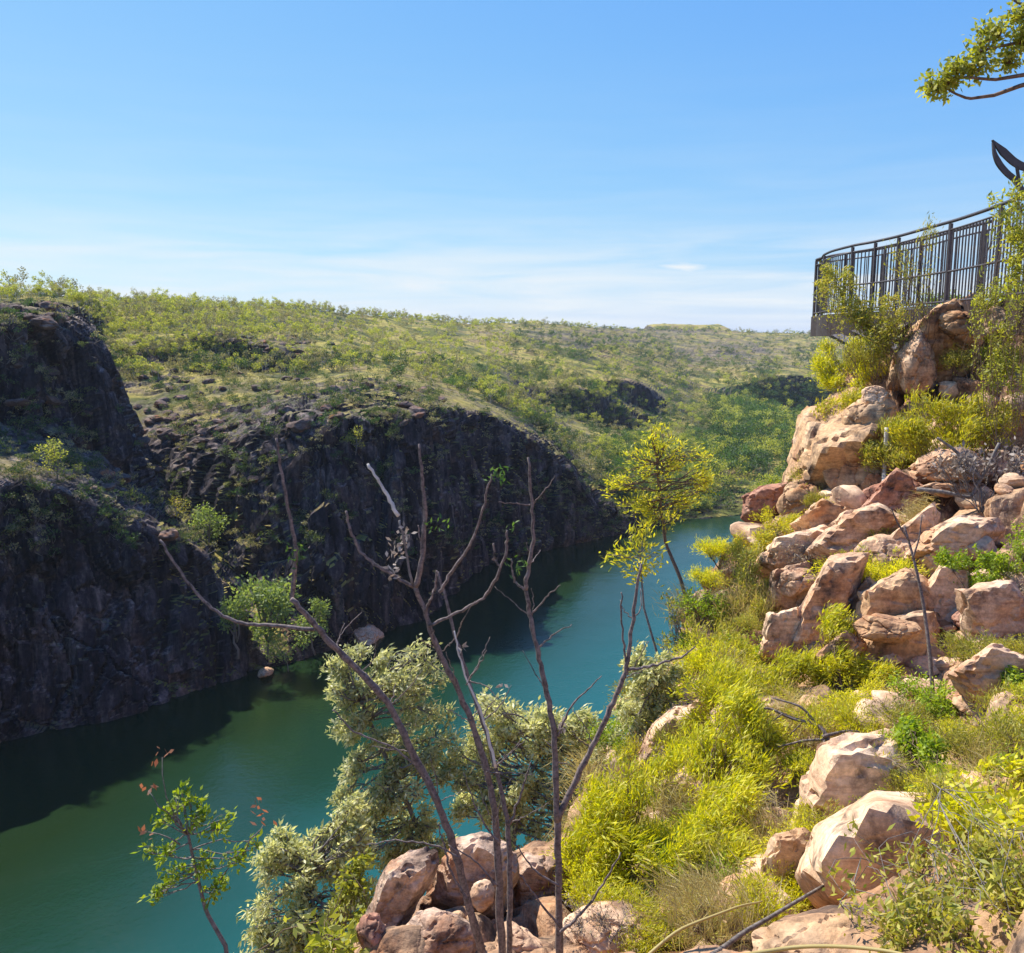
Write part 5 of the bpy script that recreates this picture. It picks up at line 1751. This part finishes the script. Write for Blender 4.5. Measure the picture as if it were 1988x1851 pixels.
print('far plants', {k: len(v) for k, v in cand.items()})
allv, allq, allm, mats_, off = [], [], [], [], 0
for mi, (mm, mb) in enumerate(restv.items()):
    v, q = np.concatenate(mb.v), np.concatenate(mb.q)
    allv.append(v)
    allq.append(q + off)
    allm.append(np.full(len(q), mi, np.int32))
    mats_.append(M[mm])
    off += len(v)
wme = mesh_np('distant_woodland', np.concatenate(allv), np.concatenate(allq), False)
for mm in mats_:
    wme.materials.append(mm)
wme.polygons.foreach_set('material_index', np.concatenate(allm)[:len(wme.polygons)])
wo = link('distant_woodland', wme, None)
tag(wo, kind='stuff')

# dark sandstone blocks on the far bank
dark = [smooth_by(rock_mesh(700 + i, (1.6, 1.3, 0.8), 3, 1.0, 8, 0.05), R(20)) for i in range(8)]
for me in dark:
    me.materials.append(M['rock_dark'])
cnt = 0
for k in range(4000):
    r_ = rng.random()
    if r_ < .3:
        u, v = rng.normal(470, 60), rng.normal(675, 25)
    elif r_ < .6:
        u, v = rng.normal(330, 80), rng.normal(860, 70)
    elif r_ < .75:
        u, v = rng.uniform(0, 130), rng.uniform(590, 800)
    else:
        u, v = rng.uniform(200, 900), rng.uniform(640, 860)
    h = gbvh.ray_cast(EYEV, Vector(ray(u, v)).normalized())
    if h[0] is None or h[3] > 420 or abs(h[1].z) < .6 or cnt >= 230:
        continue
    o = bpy.data.objects.new('sandstone_block', dark[k % 8])
    COL.objects.link(o)
    s = rng.uniform(.5, 1.5)
    o.scale = (s, s * rng.uniform(.7, 1.2), s * rng.uniform(.6, 1.2))
    o.rotation_euler = (rng.uniform(-.3, .3), rng.uniform(-.3, .3), rng.uniform(0, 6.28))
    o.location = tuple(np.array(h[0]) + [0, 0, .2 * s])
    tag(o, 'dark weathered sandstone block among the scrub on top of the far cliffs', 'rock', 'sandstone blocks on the far cliffs')
    cnt += 1

# bigger trees at the water's edge and on the ledges of the far cliffs
def ledge_tree(u, v, h_px, w_px, seed, label, mat, lobes=7, n=60, name='ledge_tree', y=None):
    rg = np.random.default_rng(seed)
    h = hit_far(u, v)
    if y:
        h = at(u, v, min(y, h[1] - 1.0))
        h[2] = max(h[2], .2)
    y = h[1]
    H, Wd = msize(h_px, y), msize(w_px, y)
    st, lf = MB(), MB()
    top = h + np.array([rg.normal() * .1 * H, 0, H * .6])
    st.tube(curve_pts(h - [0, 0, .4], top, rg, .05, 6), np.linspace(.04, .02, 6) * H * .5, 6)
    for _ in range(lobes):
        c = h + np.array([rg.uniform(-.5, .5) * Wd * .7, rg.uniform(-.4, .4) * Wd * .6, H * rg.uniform(.3, .92)])
        r = np.array([Wd * .26, Wd * .26, H * .17]) * rg.uniform(.7, 1.25)
        st.tube(curve_pts(h + (top - h) * rg.uniform(.3, .9), c, rg, .08, 5), np.linspace(.012, .005, 5) * H, 4)
        d = rg.normal(size=(n, 3))
        d /= np.linalg.norm(d, axis=1)[:, None]
        p = c + d * (rg.uniform(0, 1, n) ** .4)[:, None] * r
        sz = .055 * (H + Wd) * .5 + .12
        lf.leaves(p, d * .6 + rg.normal(size=(n, 3)) * .7, sz * rg.uniform(.6, 1.2, n), sz * .5, rg)
    root = empty(name, h, label, 'tree')
    st.build('trunk', M['bark_grey'], root, h)
    lf.build('crown', M[mat], root, h, False)


ledge_tree(525, 1285, 190, 130, 801, 'large bright green tree at the water in the inlet between the two far cliffs', 'lf_green2', 11, 170, y=157)
ledge_tree(612, 1268, 120, 80, 802, 'smaller green tree at the water beside the large one in the inlet', 'lf_green2', 8, 130, y=161)
ledge_tree(560, 1305, 70, 90, 803, 'low green bushy tree hanging over the water edge in the inlet', 'lf_green2', 7, 90, y=154)
ledge_tree(462, 1275, 150, 70, 810, 'tall narrow green tree at the foot of the near left cliff by the inlet', 'lf_green2', 8, 130, y=153)
ledge_tree(405, 1060, 85, 85, 804, 'round pale green tree in the gully above the inlet', 'lf_green2', 9, 110, y=183)
ledge_tree(345, 1010, 50, 60, 805, 'yellowish shrub like tree on the ledge of the near left cliff', 'lf_olive', 6, 70, y=176)
ledge_tree(110, 930, 80, 60, 806, 'small green tree on the ledge halfway up the near left cliff', 'lf_savanna', 7, 80)
ledge_tree(60, 950, 50, 60, 807, 'bushy pale tree on the ledge at the left border', 'lf_rocky', 6, 70)
ledge_tree(850, 1060, 60, 40, 808, 'small tree clinging to the middle far cliff behind the center stem', 'lf_valley', 6, 70, y=226)
ledge_tree(690, 880, 55, 50, 809, 'small pale tree at the top of the middle far cliff', 'lf_savanna', 6, 70)
wr = smooth_by(rock_mesh(900, (msize(36, 176), 4.5, msize(22, 176)), 5, .95, 12, .05))
tag(link('waterline_rock', wr, M['rock_pale'], None, at(712, 1236, 172)), 'sunlit pale rock standing in the water at the foot of the far cliff', 'rock')
wr = smooth_by(rock_mesh(903, (msize(14, 152), 2.5, msize(9, 152)), 4, .95, 12, .05))
tag(link('waterline_rock', wr, M['rock_tan'], None, at(515, 1305, 152)), 'small pale rock at the water below the inlet trees', 'rock')

# ------------------------------------------------------------------ air
hz = bpy.data.materials.new('haze')
hz.use_nodes = True
for n_ in list(hz.node_tree.nodes):
    hz.node_tree.nodes.remove(n_)
ho = hz.node_tree.nodes.new('ShaderNodeOutputMaterial')
pvn = hz.node_tree.nodes.new('ShaderNodeVolumePrincipled')
pvn.inputs['Color'].default_value = (0.75, 0.86, 1.0, 1)
pvn.inputs['Density'].default_value = 0.00007
pvn.inputs['Anisotropy'].default_value = 0.0
hz.node_tree.links.new(pvn.outputs[0], ho.inputs['Volume'])
hb = MB()
hb.box((0, 0, 45), (14000, 14000, 55))
hzo = hb.build('haze', hz, None, np.array([0.0, 0, 45]), False)
tag(hzo, kind='stuff')
sc.cycles.volume_step_rate = 10
